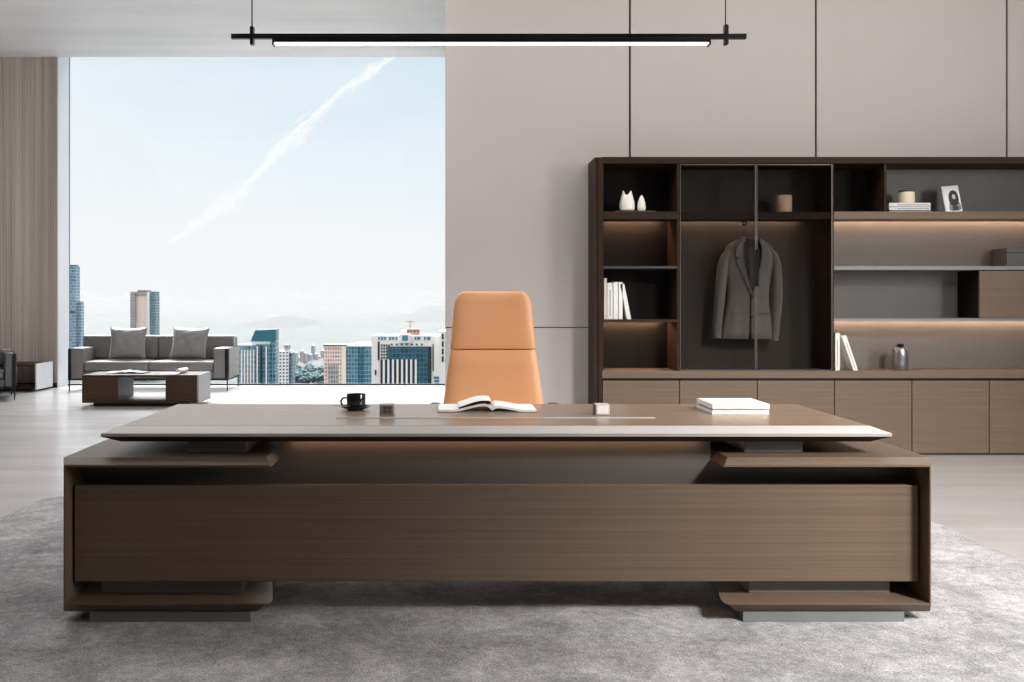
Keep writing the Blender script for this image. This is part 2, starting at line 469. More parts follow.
YF, YB = 3.80, 4.72          # front lip and back of the C shaped ends
def c_frame(s):
    """C shaped end: top slab, side panel and bottom slab, mitred, front edge chamfered to a lip"""
    def X(rel): return XC + s * rel
    # outline rings: (outer rel, top z, bottom z) for the chamfered outside, and inner outline
    def outline(o, zt_, zb_, ti, bi, zti, zbi):
        # polygon in xz, going round the C; inner corner at (1.694, zti / zbi)
        return [(X(ti), zt_), (X(o), zt_), (X(o), zb_), (X(bi), zb_), (X(bi + 0.0), zbi), (X(1.694), zbi), (X(1.694), zti), (X(ti), zti)]
    b = B()
    def c3(p, y): return [(q[0], y, q[1]) for q in p]
    zT, zTi, zB, zBi = 0.660, 0.629, 0.050, 0.094
    lip = [(X(0.890), 0.6365), (X(1.699), 0.637), (X(1.699), 0.089), (X(0.912), 0.089), (X(0.892), zBi), (X(1.694), zBi), (X(1.694), zTi), (X(0.890), zTi)]
    full = [(X(0.914), zT), (X(1.716), zT), (X(1.716), zB), (X(0.950), zB), (X(0.888), zBi), (X(1.694), zBi), (X(1.694), zTi), (X(0.886), zTi)]
    back = list(full); back[3] = (X(1.10), zB); back[4] = (X(1.045), zBi)
    rings = [c3(lip, YF), c3(full, YF + 0.042), c3(back, YB)]
    b.loft(rings)
    return b.build('side_frame', M['desk_wood'], desk)
c_frame(-1); c_frame(1)
for s in (-1, 1):
    def span(a, c): return (min(XC + s * a, XC + s * c), max(XC + s * a, XC + s * c))
    x0, x1 = span(0.974, 1.612)
    B().box(x0, x1, 3.837, 4.66, RZ, 0.0495, 0.001).build('plinth', M['grey_lacquer'], desk)
    x0, x1 = span(1.028, 1.60)
    B().box(x0, x1, 3.935, 4.60, 0.0945, 0.30, 0.002).build('pedestal', M['grey_lacquer'], desk)
    x0, x1 = span(1.018, 1.256)
    B().box(x0, x1, 3.962, 4.50, 0.6605, 0.7115, 0.002).build('spacer_block', M['grey_lacquer'], desk)
B().box(XC - 1.684, XC + 1.684, 3.872, 3.905, 0.159, 0.5435, 0.002).build('front_panel', M['desk_wood'], desk)
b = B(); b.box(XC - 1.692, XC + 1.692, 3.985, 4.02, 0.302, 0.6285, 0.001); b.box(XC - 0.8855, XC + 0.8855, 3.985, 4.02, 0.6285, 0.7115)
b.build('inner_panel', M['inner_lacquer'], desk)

# ------------------------------------------------------------------ things on the desk
def cup():
    D = 4.50; x = wx(355.5, D)
    t = thing('coffee_saucer', 'dark glossy saucer under the black coffee cup on the desk', 'saucer', (x, D, zt))
    b = B(); b.lathe([(0.034, 0.0), (0.038, 0.003), (0.060, 0.010), (0.070, 0.016), (0.069, 0.018), (0.058, 0.0125), (0.036, 0.006), (0.0, 0.0058)][:7], (x, D, zt))
    b.build('dish', M['saucer_steel'], t, True)
    c = thing('coffee_cup', 'black glazed coffee cup with round handle standing on its dark saucer', 'cup', (x, D, zt + 0.0065))
    z = zt + 0.0065
    b = B(); b.lathe([(0.036, 0.0), (0.042, 0.004), (0.0440, 0.014), (0.0445, 0.066), (0.0435, 0.068), (0.041, 0.066), (0.040, 0.016), (0.034, 0.010), (0.01, 0.009)], (x + 0.003, D, z))
    b.build('body', M['ceramic_black'], c, True)
    pts = []
    for k in range(13):
        a = math.radians(70 + 220 * k / 12); pts.append((x - 0.047 + 0.019 * math.cos(a), D - 0.012, z + 0.032 + 0.019 * math.sin(a)))
    b = B(); b.tube(pts, 0.0045); b.build('handle', M['ceramic_black'], c, True)
    b = B(); b.lathe([(0.0398, 0.0), (0.0398, 0.0008)], (x + 0.003, D, z + 0.056)); b.build('coffee', M['coffee'], c)
    s = thing('teaspoon', 'small steel teaspoon lying on the dark saucer beside the cup', 'spoon', (x - 0.06, D - 0.02, zt + 0.019))
    b = B(); b.tube([(x - 0.095, D - 0.028, zt + 0.022), (x - 0.07, D - 0.036, zt + 0.0215), (x - 0.035, D - 0.050, zt + 0.021)], [0.002, 0.0022, 0.0018], 8); b.build('handle', M['chrome'], s, True)
    b = B(); b.lathe([(0.002, -0.002), (0.008, 0.0), (0.0095, 0.002), (0.009, 0.003)], (x - 0.028, D - 0.054, zt + 0.0205), 14); b.build('bowl', M['chrome'], s, True)
cup()

def open_book(x0, x1, y0, y1, z, name, label, cat, hgt=0.04, th=0.012, mats=('white_paper', 'dark_print', 'white_paper')):
    """open magazine: two curved page blocks rising to the gutter, printed leaves standing off the left page"""
    xm = x0 + (x1 - x0) * 0.545
    t = thing(name, label, cat, ((x0 + x1) / 2, y0, z))
    def page(xa, xb, peak, zbase, thick):
        def f(u):       # u: 0 outer edge .. 1 gutter
            return zbase + peak * (math.sin(min(1, max(0, (u - 0.30) / 0.58)) * math.pi * 0.5) ** 1.6) * (1 if u < 0.88 else 1 - ((u - 0.88) / 0.12) ** 2 * 0.75)
        n = 26; rings = []
        for k in range(n + 1):
            u = k / n; x = xa + (xb - xa) * u; h = f(u)
            rings.append([(x, y0, h), (x, y1, h), (x, y1, h + thick), (x, y0, h + thick)])
        return rings
    b = B(); b.box(x0, x1, y0 - 0.003, y1 + 0.003, z + 0.0005, z + 0.003, 0.0008); b.build('cover', M['mid_print'], t)
    b = B(); b.loft(page(x0 + 0.004, xm - 0.001, hgt, z + 0.0035, th)); b.build('left_pages', M[mats[0]], t, True)
    b = B(); b.loft(page(x1 - 0.004, xm + 0.001, hgt * 0.62, z + 0.0035, th)); b.build('right_pages', M[mats[2]], t, True)
    return t, xm
D = 4.40
t, xm = open_book(wx(437.5, D), wx(537, D), D - 0.015, D + 0.23, zt, 'open_magazine', 'open magazine with curling white pages lying on the desk before the orange chair', 'magazine', 0.026, 0.010)
# dark printed leaves under and above the lifted left page
for k, (dz, mt) in enumerate(((0.0, 'dark_print'), (0.004, 'plastic_dark'), (0.008, 'white_paper'))):
    b = B(); rings = []
    for i in range(15):
        u = i / 14; x = xm - 0.150 + 0.147 * u
        h = zt + 0.0155 + dz + (0.022 + 0.004 * k) * math.sin(u * math.pi * 0.62) ** 1.2
        rings.append([(x, D - 0.012, h), (x, D + 0.225, h), (x, D + 0.225, h + 0.0012), (x, D - 0.012, h + 0.0012)])
    b.loft(rings); b.build('loose_leaf', M[mt], t, True)

for nm, z0, z1, lab in (('a', 0.0, 0.020, 'white hardback book at the bottom of the pair on the desk'), ('b', 0.0235, 0.047, 'white hardback book on top of the pair on the desk')):
    x0, x1, y0, y1 = 1.186, 1.442, 4.31, 4.572
    t = thing('hardback_book', lab, 'book', ((x0 + x1) / 2, y0, zt + z0), 'white books lying on the desk')
    off = 0.0 if nm == 'b' else 0.001
    b = B(); b.box(x0 + off, x1, y0, y1, zt + z0 + 0.0003, zt + z0 + 0.0035, 0.001); b.box(x0 + off, x1, y0, y1, zt + z1 - 0.0035, zt + z1, 0.001); b.box(x0 + off, x0 + off + 0.003, y0, y1, zt + z0 + 0.0003, zt + z1, 0.001)
    if nm == 'b': b.box(x0 + off, x1, y0, y0 + 0.003, zt + z0 + 0.0003, zt + z1, 0.001)
    b.build('cover', M['white_paper'], t)
    b = B(); b.box(x0 + 0.004, x1 - 0.003, y0 + 0.0035, y1 - 0.003, zt + z0 + 0.0036, zt + z1 - 0.0036); b.build('pages', M['cream_paper'], t)

# ================================================================== CHAIR
def office_chair():
    cx, D = 0.270, 5.40
    t = thing('office_chair', 'high-backed orange leather executive chair behind the desk', 'chair', (cx, D + 0.0, 0))
    ztop, zseam, zbot = 1.336, 1.008, 0.50
    def hw(z):
        if z < zseam: return 0.279 + (0.2405 - 0.279) * (z - 0.707) / (zseam - 0.707)
        return 0.2405 + (0.2135 - 0.2405) * (z - zseam) / (ztop - zseam)
    def ring(z, w, d, y, r=None):
        pts = []
        n = 40; e = 5.0
        for k in range(n):
            a = 2 * math.pi * k / n
            c, s = math.cos(a), math.sin(a)
            px = math.copysign(abs(c) ** (2 / e), c) * w
            py = math.copysign(abs(s) ** (2 / 2.6), s) * d
            py -= 0.03 * (px / max(w, 1e-4)) ** 2   # shallow wrap
            pts.append((cx + px, y + py, z))
        return pts
    def yb(z): return D + (z - 0.5) * 0.16
    # upper pad with rolled top corners
    rings = []
    for k in range(7):
        f = k / 6; z = zseam + 0.0015 + 0.008 * f
        rings.append(ring(z, hw(z) * (0.985 + 0.015 * f), 0.034 + 0.008 * math.sin(f * math.pi / 2), yb(z)))
    for k in range(1, 9):
        z = zseam + 0.01 + (ztop - 0.085 - zseam - 0.01) * k / 8
        rings.append(ring(z, hw(z), 0.042 + 0.006 * math.sin(math.pi * k / 9), yb(z)))
    for k in range(1, 9):
        a = math.pi / 2 * k / 8; z = ztop - 0.085 + 0.085 * math.sin(a)
        rings.append(ring(z, hw(z) - 0.060 * (1 - math.cos(a)), 0.044 * max(0.25, math.cos(a) ** 0.5 if k < 8 else 0.25), yb(z)))
    B().loft(rings).build('head_pad', M['leather_orange'], t, True)
    rings = []
    for k in range(13):
        z = zbot + (zseam - 0.0015 - zbot) * k / 12
        f = min(1, k / 2, (12 - k) / 1.0 * 0.9 + 0.1)
        rings.append(ring(z, hw(z) * (0.985 + 0.015 * min(1, f)), 0.034 + 0.012 * math.sin(min(1, f) * math.pi / 2), yb(z)))
    B().loft(rings).build('back_pad', M['leather_orange'], t, True)
    # shell behind the pads
    rings = []
    for k in range(11):
        z = 0.46 + (1.28 - 0.46) * k / 10
        rings.append(ring(z, hw(z) - 0.03, 0.014, yb(z) + 0.050))
    B().loft(rings).build('back_shell', M['leather_orange_edge'], t, True)
    b = B(); soft_box(b, cx - 0.27, cx + 0.27, D - 0.40, D + 0.06, 0.42, 0.52, 0.035, 0.012); b.build('seat', M['leather_orange'], t, True)
    for s in (-1, 1):
        a = B(); a.tube([(cx + s * 0.28, D - 0.02, 0.47), (cx + s * 0.325, D - 0.02, 0.52), (cx + s * 0.325, D - 0.03, 0.66), (cx + s * 0.322, D - 0.10, 0.695), (cx + s * 0.322, D - 0.27, 0.695)], 0.012); ar = a.build('armrest', M['chrome'], t, True)
        p = B(); soft_box(p, cx + s * 0.322 - 0.028, cx + s * 0.322 + 0.028, D - 0.30, D - 0.05, 0.700, 0.722, 0.01); p.build('arm_pad', M['plastic_dark'], ar, True)
    b = B(); b.box(cx - 0.1, cx + 0.1, D - 0.26, D - 0.04, 0.375, 0.419, 0.01); b.build('tilt_mechanism', M['black_metal'], t)
    b = B(); b.lathe([(0.030, 0.10), (0.030, 0.26), (0.018, 0.262), (0.018, 0.376)], (cx, D - 0.15, 0)); b.build('gas_lift', M['chrome'], t, True)
    for k in range(5):
        a = math.radians(90 + 72 * k); c, s = math.cos(a), math.sin(a)
        b = B(); b.tube([(cx + c * 0.02, D - 0.15 + s * 0.02, 0.12), (cx + c * 0.18, D - 0.15 + s * 0.18, 0.105), (cx + c * 0.31, D - 0.15 + s * 0.31, 0.085)], [0.026, 0.02, 0.014]); sp = b.build('base_spoke', M['chrome'], t, True)
        wx_, wy_ = cx + c * 0.31, D - 0.15 + s * 0.31
        b = B()
        for o in (-0.014, 0.014):
            b.tube([(wx_ - s * (o - 0.009), wy_ + c * (o - 0.009), RZ + 0.027), (wx_ - s * (o + 0.009), wy_ + c * (o + 0.009), RZ + 0.027)], 0.027, 18)
        b.tube([(wx_, wy_, RZ + 0.027), (wx_, wy_, 0.085)], 0.006)
        b.build('caster', M['plastic_dark'], sp, True)
office_chair()

# ================================================================== PENDANT LAMP
def lamp():
    D = 4.30; k = D / F
    def X(p): return wx(p, D)
    zc = wz(36.5, D)
    t = thing('pendant_lamp', 'long slim black linear pendant lamp hanging above the desk', 'lamp', (X(488.5), D, zc))
    b = B(); b.box(X(231.5), X(746), D - 0.012, D + 0.012, zc + 0.001, zc + 0.010, 0.001); b.box(X(231.5), X(746), D - 0.012, D + 0.012, zc - 0.011, zc - 0.001, 0.001)
    b.build('carrier_bar', M['black_metal'], t)
    b = B(); b.box(X(273), X(709.5), D - 0.022, D + 0.022, zc - 0.030, zc - 0.0115, 0.002); hb = b.build('housing', M['black_metal'], t)
    b = B(); b.box(X(275), X(707.5), D - 0.018, D + 0.018, zc - 0.035, zc - 0.0302, 0.001); b.build('diffuser', M['lamp_diffuser'], hb)
    for p in (273.6, 709):
        b = B(); b.box(X(p) - 0.003, X(p) + 0.003, D - 0.023, D + 0.023, zc - 0.042, zc - 0.011, 0.001); b.build('end_cap', M['black_metal'], hb)
    for p, zt_ in ((252, 27), (725.5, 25)):
        b = B(); b.box(X(p) - 0.007, X(p) + 0.007, D - 0.0135, D + 0.0135, wz(45, D), wz(zt_, D), 0.001); pt = b.build('cable_clamp', M['black_metal'], t)
        b = B(); b.box(X(p) + 0.0075, X(p) + 0.011, D - 0.011, D + 0.011, wz(44.5, D), wz(zt_ + .5, D), 0.0005); b.build('clamp_highlight', M['chrome'], pt)  # chrome sliver added as the highlight down the clamp
        b = B(); b.tube([(X(p), D, wz(zt_ + 1, D)), (X(p), D, ZC - 0.03)], 0.0028, 8); b.build('suspension_cable', M['black_metal'], t)
        b = B(); b.lathe([(0.03, -0.03), (0.03, -0.001)], (X(p), D, ZC)); b.build('ceiling_rose', M['black_metal'], t)
lamp()

# ================================================================== WALL CABINETS
DC = 8.08
def cx_(p): return wx(p, DC)
def cz_(p): return wz(p, DC)
YBK = 8.465
XR = cx_(1068)
zctop, zcbot = cz_(371), cz_(378.3)

fr = thing('cabinet_surround', 'dark brown outer frame board around the whole wall cabinet run', 'cabinet frame', (cx_(601), DC, 0))
b = B(); b.prism([(DC + 0.012, 0.0), (YBK, 0.0), (YBK, cz_(157) - 0.001), (DC + 0.012, cz_(157) - 0.001)], 'x', cx_(595), cx_(601.6))
b.box(cx_(598.5), cx_(602.2), DC, DC + 0.014, 0, cz_(159), 0.002)
b.build('gable', M['dark_wood'], fr)
b = B(); b.box(cx_(601.7), XR, DC, YBK, cz_(163.5), cz_(156.8), 0.002); b.build('top_board', M['dark_wood'], fr)
b = B(); b.box(XR + 0.001, XR + 0.056, DC, YBK, 0, cz_(156.8), 0.002); b.build('gable', M['dark_wood'], fr)

# low cabinets, one unit per door
edges = [602.4, 679.5, 757.3, 834.5, 912.0, 989.3, 1066.5]
desc = ['low brown cabinet unit nearest the dark end panel, first from left', 'low brown cabinet unit under the left smoked glass door', 'low brown cabinet unit under the right smoked glass door',
        'low brown cabinet unit below the leaning white book', 'low brown cabinet unit right of the one below the leaning book', 'low brown cabinet unit cut off by the right edge of the photo']
for (a, c), lab in zip(zip(edges, edges[1:]), desc):
    x0, x1 = cx_(a), cx_(c)
    t = thing('low_cabinet', lab, 'cabinet', ((x0 + x1) / 2, DC, 0), 'low cabinets under the worktop')
    b = B(); b.box(x0 + 0.001, x1 - 0.001, DC + 0.022, YBK, 0.012, zcbot - 0.001); b.build('carcass', M['inner'], t)
    b = B(); b.box(x0 + 0.001, x1 - 0.001, DC + 0.04, DC + 0.06, 0.0, 0.0118); b.build('toe_kick', M['black_metal'], t)
    b = B(); b.box(x0 + 0.0035, x1 - 0.0035, DC, DC + 0.02, 0.014, cz_(380.6), 0.0015); b.build('door', M['cab_wood'], t)
    b = B(); b.box(x0 + 0.003, x1 - 0.003, DC + 0.012, DC + 0.0215, cz_(380.2), zcbot - 0.002); b.build('finger_rail', M['black_metal'], t)

o = B().box(cx_(602), XR, DC - 0.004, YBK, zcbot, zctop, 0.002).build('worktop', M['cab_wood'])
origin(o, (cx_(602), DC, zcbot)); tag(o, 'continuous brown worktop board above the low cabinet doors', 'worktop')

def led(parent, p0, p1, z, h=0.03, mat='led'):
    """strip tucked in the slot behind the shelf, washing down the back board"""
    b = B(); b.box(cx_(p0), cx_(p1), YBK - 0.080, YBK - 0.066, z + h, z + h + 0.006); return b.build('light_strip', M[mat], parent)
def lit_shelf(p0, p1, y0, zb, zt_, parent, mat):
    """board with a rebate along its back for the light strip"""
    b = B(); cap = min(0.012, (zt_ - zb) * 0.4)
    b.prism([(y0, zb), (YBK - 0.098, zb), (YBK - 0.098, zt_ - cap), (YBK - 0.026, zt_ - cap), (YBK - 0.026, zt_), (y0, zt_)], 'x', cx_(p0), cx_(p1))
    return b.build('shelf', mat, parent)

# left open shelves
z_s1, z_s1b = cz_(211.5), cz_(218.8)
t = thing('open_bookcase', 'narrow dark open bookcase with warm lit shelves left of the glass wardrobe', 'bookcase', (cx_(640), DC, zctop))
b = B(); b.box(cx_(602.3), cx_(678), YBK - 0.025, YBK - 0.001, zctop + 0.0005, cz_(164)); b.build('back_board', M['inner'], t)
b = B(); b.box(cx_(602.3), cx_(603.6), DC + 0.006, YBK - 0.026, zctop + 0.0005, cz_(164)); b.build('side_board', M['dark_wood'], t)
b = B(); b.box(cx_(677.3), cx_(679.4), DC + 0.004, YBK, zctop + 0.0005, cz_(164)); b.build('side_board', M['dark_wood'], t)
s1 = lit_shelf(603.7, 677.2, DC + 0.006, z_s1b, z_s1, t, M['dark_wood'])
led(s1, 604.5, 668, z_s1b, mat='led_strong')
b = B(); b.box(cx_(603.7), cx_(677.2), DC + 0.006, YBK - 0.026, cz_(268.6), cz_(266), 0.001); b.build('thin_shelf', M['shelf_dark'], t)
s3 = lit_shelf(603.7, 677.2, DC + 0.006, cz_(322.3), cz_(319.4), t, M['dark_wood'])
led(s3, 604.5, 668, cz_(322.3), 0.006, 'led_strong')

# glass wardrobe
w = thing('wardrobe', 'wardrobe with two smoked glass doors holding a grey jacket', 'wardrobe', (cx_(756), DC, zctop))
b = B(); b.box(cx_(679.6), cx_(832), YBK - 0.025, YBK - 0.001, zctop + 0.0005, cz_(164)); b.build('back_board', M['inner_mid'], w)
b = B(); b.box(cx_(831.6), cx_(834), DC + 0.004, YBK, zctop + 0.0005, cz_(164)); b.build('side_board', M['dark_wood'], w)
s1 = lit_shelf(679.6, 831.4, DC + 0.02, z_s1b, z_s1, w, M['dark_wood'])
led(s1, 683, 812, z_s1b, mat='led')
b = B(); b.box(cx_(752) - 0.012, cx_(752) + 0.012, 8.20, 8.335, z_s1b - 0.012, z_s1b - 0.0005); b.tube([(cx_(752), 8.215, z_s1b - 0.01), (cx_(752), 8.215, z_s1b - 0.035)], 0.005); b.tube([(cx_(752), 8.325, z_s1b - 0.01), (cx_(752), 8.325, z_s1b - 0.035)], 0.005); b.tube([(cx_(752), 8.205, z_s1b - 0.035), (cx_(752), 8.335, z_s1b - 0.035)], 0.007)
b.build('hanging_rail', M['bronze'], w, True)
for a, c, side in ((679.9, 755.6, 1), (756.4, 832.2, -1)):
    x0, x1, z0, z1 = cx_(a), cx_(c), zctop + 0.004, cz_(164.4)
    e = 0.006
    b = B(); b.box(x0 + 0.001, x0 + e, DC - 0.004, DC + 0.016, z0, z1); b.box(x1 - e, x1 - 0.001, DC - 0.004, DC + 0.016, z0, z1)
    b.box(x0 + e, x1 - e, DC - 0.004, DC + 0.016, z0, z0 + e); b.box(x0 + e, x1 - e, DC - 0.004, DC + 0.016, z1 - e, z1)
    f = b.build('glass_door', M['bronze'], w)
    b = B(); b.box(x0 + e, x1 - e, DC + 0.004, DC + 0.009, z0 + e, z1 - e); b.build('smoked_pane', M['smoked_glass'], f)
    if side == 1:
        hx = cx_(755.9)
        b = B(); b.box(hx - 0.014, hx + 0.013, DC - 0.040, DC - 0.028, cz_(286.5), cz_(249.5), 0.003); b.box(hx - 0.006, hx + 0.004, DC - 0.030, DC - 0.0042, cz_(284), cz_(282)); b.box(hx - 0.006, hx + 0.004, DC - 0.030, DC - 0.0042, cz_(254), cz_(252))
        b.build('door_handle', M['handle_black'], f)

# right open shelving
t = thing('wide_bookcase', 'wide open bookcase with grey back and long warm lit shelves right of the wardrobe', 'bookcase', (cx_(950), DC, zctop))
b = B(); b.box(cx_(834.2), XR, YBK - 0.025, YBK - 0.001, zctop + 0.0005, cz_(163.8)); b.build('back_board', M['inner_grey'], t)
s1 = lit_shelf(834.2, 1068, DC + 0.004, z_s1b, z_s1, t, M['cab_wood'])
led(s1, 835, 1066, z_s1b)
b = B(); b.box(cx_(884.6), cx_(886.9), DC + 0.006, YBK - 0.026, z_s1 + 0.0005, cz_(164)); b.build('divider', M['dark_wood'], t)
b = B(); b.box(cx_(834.3), cx_(884.5), YBK - 0.05, YBK - 0.0255, z_s1 + 0.0005, cz_(164)); b.build('niche_board', M['inner'], t)
b = B(); b.box(cx_(834.2), XR, DC + 0.004, YBK - 0.026, cz_(270), cz_(266), 0.001); b.build('thin_shelf', M['shelf_metal'], t)
s3 = lit_shelf(834.2, 1068, DC + 0.004, cz_(321.3), cz_(318.2), t, M['shelf_metal'])
led(s3, 835, 1066, cz_(321.3), 0.006)
b = B(); b.box(cx_(980.5), XR - 0.002, DC + 0.026, YBK - 0.027, cz_(318), cz_(270.5)); dm = b.build('door_compartment', M['inner'], t)
b = B(); b.box(cx_(980), XR - 0.002, DC + 0.004, DC + 0.0255, cz_(317.8), cz_(271), 0.001); d = b.build('flap_door', M['cab_wood'], dm)

# ------------------------------------------------------------------ things on the shelves
def vase(pts, x, y, z, name, label, mat, wob=0.0, group=None, flat=0.7):
    rings = []; n = 26
    for r, h in pts:
        rings.append([(x + r * math.cos(2 * math.pi * k / n), y + flat * r * math.sin(2 * math.pi * k / n), z + h + (wob * math.cos(4 * math.pi * k / n + 0.4) * (h / pts[-1][1]) ** 4 if wob else 0)) for k in range(n)])
    o = B().loft(rings).build(name, M[mat], smooth=True)
    origin(o, (x, y, z)); return tag(o, label, 'ornament', group)
DS = 8.22
zs1 = z_s1
o = B().box(wx(614, DS), wx(654, DS), DS - 0.07, DS + 0.08, zs1 + 0.0005, zs1 + 0.013, 0.003).build('display_tray', M['tray'])
origin(o, (wx(634, DS), DS, zs1)); tag(o, 'thin smoky brown tray under the two pearl ornaments', 'tray')
def P(s, prof): return [(r * s, h * s) for r, h in prof]
zz = zs1 + 0.0135
big = [(0.035, 0), (0.062, 0.012), (0.066, 0.04), (0.063, 0.075), (0.052, 0.115), (0.040, 0.148), (0.037, 0.158), (0.028, 0.156), (0.03, 0.13)]
vase(big, wx(627, DS), DS, zz, 'pearl_vase', 'larger pearl ornament with a scooped top on the tray', 'pearl', 0.009)
sm = [(0.02, 0), (0.034, 0.012), (0.036, 0.035), (0.032, 0.07), (0.022, 0.105), (0.010, 0.130), (0.003, 0.138)]
vase(sm, wx(641.5, DS), DS, zz, 'pearl_figurine', 'smaller pointed pearl ornament on the tray right of the scooped one', 'pearl')

def book(x0, x1, y0, y1, z0, h, label, mat, group, tilt=0.0, spine_col=None, name='hardback_book'):
    """upright book seen from its spine; tilt leans its top to the left"""
    t = thing(name, label, 'book', (x0 if tilt <= 0 else x1, y0, z0), group)
    b = B(); b.box(x0, x0 + 0.003, y0, y1, z0, z0 + h, 0.0006); b.box(x1 - 0.003, x1, y0, y1, z0, z0 + h, 0.0006); b.box(x0, x1, y0, y0 + 0.003, z0, z0 + h, 0.0006)
    b.build('cover', M[mat], t)
    b = B(); b.box(x0 + 0.0032, x1 - 0.0032, y0 + 0.0035, y1 - 0.004, z0 + 0.004, z0 + h - 0.004); b.build('pages', M['cream_paper'], t)
    if spine_col:
        b = B()
        b.box((x0 + x1) / 2 - 0.003, (x0 + x1) / 2 + 0.003, y0 - 0.0006, y0 + 0.0002, z0 + h * 0.10, z0 + h * 0.80)
        b.build('spine_print', M[spine_col], t)
    if tilt: t.rotation_euler = (0, -tilt, 0)
    return t
DB = 8.14
zb3 = cz_(319.4)
def ZZ(p, D): return wz(p, D)
kb = 8.14 / 970
b0 = wx(603.2, DB) + 0.006
book(b0, b0 + 0.026, DB, DB + 0.19, zb3, 0.345, 'tall cream book against the left side, first of the upright books on left bookcase', 'cream_paper', 'white books on the left bookcase')
book(b0 + 0.027, b0 + 0.076, DB, DB + 0.19, zb3, 0.305, 'thick white upright book with dark spine print on the left bookcase', 'white_paper', 'white books on the left bookcase', spine_col='dark_print')
book(b0 + 0.078, b0 + 0.120, DB, DB + 0.19, zb3, 0.312, 'white upright book beside the one with dark spine print', 'white_paper', 'white books on the left bookcase')
book(b0 + 0.122, b0 + 0.158, DB, DB + 0.19, zb3, 0.312, 'white upright book nearest the leaning one on the left bookcase', 'white_paper', 'white books on the left bookcase')
book(wx(627.0, DB), wx(631.4, DB), DB, DB + 0.19, zb3, 0.305, 'white book leaning left against the upright row on the left bookcase', 'white_paper', 'white books on the left bookcase', tilt=math.radians(11))

o = B().lathe([(0.066, 0), (0.068, 0.004), (0.068, 0.146), (0.065, 0.150), (0.058, 0.150), (0.056, 0.02)], (wx(783.5, 8.24), 8.24, zs1 + 0.0005)).build('ceramic_cup', M['mug'], smooth=True)
origin(o, (wx(783.5, 8.24), 8.24, zs1)); tag(o, 'sand coloured cylindrical cup on the top shelf behind the right glass door', 'cup')

# stacked books + candle, framed photo
DS = 8.16
xs0, xs1 = wx(889, DS), wx(931.5, DS)
zz = zs1 + 0.0005
for (dx0, dx1, h, mt, lab) in ((0.006, 0.002, 0.016, 'dark_print', 'thin dark patterned book at the bottom of the flat stack beneath the candle'), (0.0, -0.008, 0.032, 'white_paper', 'white flat book in the middle of the stack beneath the candle'), (0.0, -0.008, 0.034, 'white_paper', 'white flat book on top of the stack directly beneath the candle')):
    t = thing('hardback_book', lab, 'book', (xs0, DS, zz), 'flat books under the candle')
    b = B(); b.box(xs0 + dx0, xs1 + dx1, DS, DS + 0.2, zz, zz + 0.003, 0.0006); b.box(xs0 + dx0, xs1 + dx1, DS, DS + 0.2, zz + h - 0.004, zz + h - 0.001, 0.0006); b.box(xs0 + dx0, xs1 + dx1, DS, DS + 0.003, zz, zz + h - 0.001, 0.0006)
    b.build('cover', M[mt], t)
    b = B(); b.box(xs0 + dx0 + 0.003, xs1 + dx1 - 0.003, DS + 0.0035, DS + 0.196, zz + 0.0032, zz + h - 0.0042); b.build('pages', M['cream_paper'], t)
    if mt == 'dark_print':
        b = B(); n = 22; L = (xs1 + dx1 - xs0 - dx0)
        for k in range(n):
            xa = xs0 + dx0 + L * k / n; b.box(xa, xa + L / n * random.uniform(0.4, 0.8), DS - 0.0008, DS + 0.0002, zz + 0.004, zz + 0.010)
        b.build('spine_print', M['white_paper'], t)
    else:
        b = B(); b.box(xs0 + 0.07, xs1 - 0.02, DS - 0.0006, DS + 0.0002, zz + h * 0.35, zz + h * 0.55); b.build('spine_print', M['mid_print'], t)
    zz += h
x = wx(906.5, DS + 0.08)
t = thing('candle', 'beige cylindrical candle standing on the flat white books', 'candle', (x, DS + 0.08, zz))
B().lathe([(0.060, 0), (0.063, 0.004), (0.063, 0.090), (0.058, 0.096)], (x, DS + 0.08, zz)).build('body', M['candle'], t, True)
B().lathe([(0.059, 0.0962), (0.060, 0.098), (0.060, 0.106), (0.054, 0.110)], (x, DS + 0.08, zz)).build('lid', M['tray'], t, True)

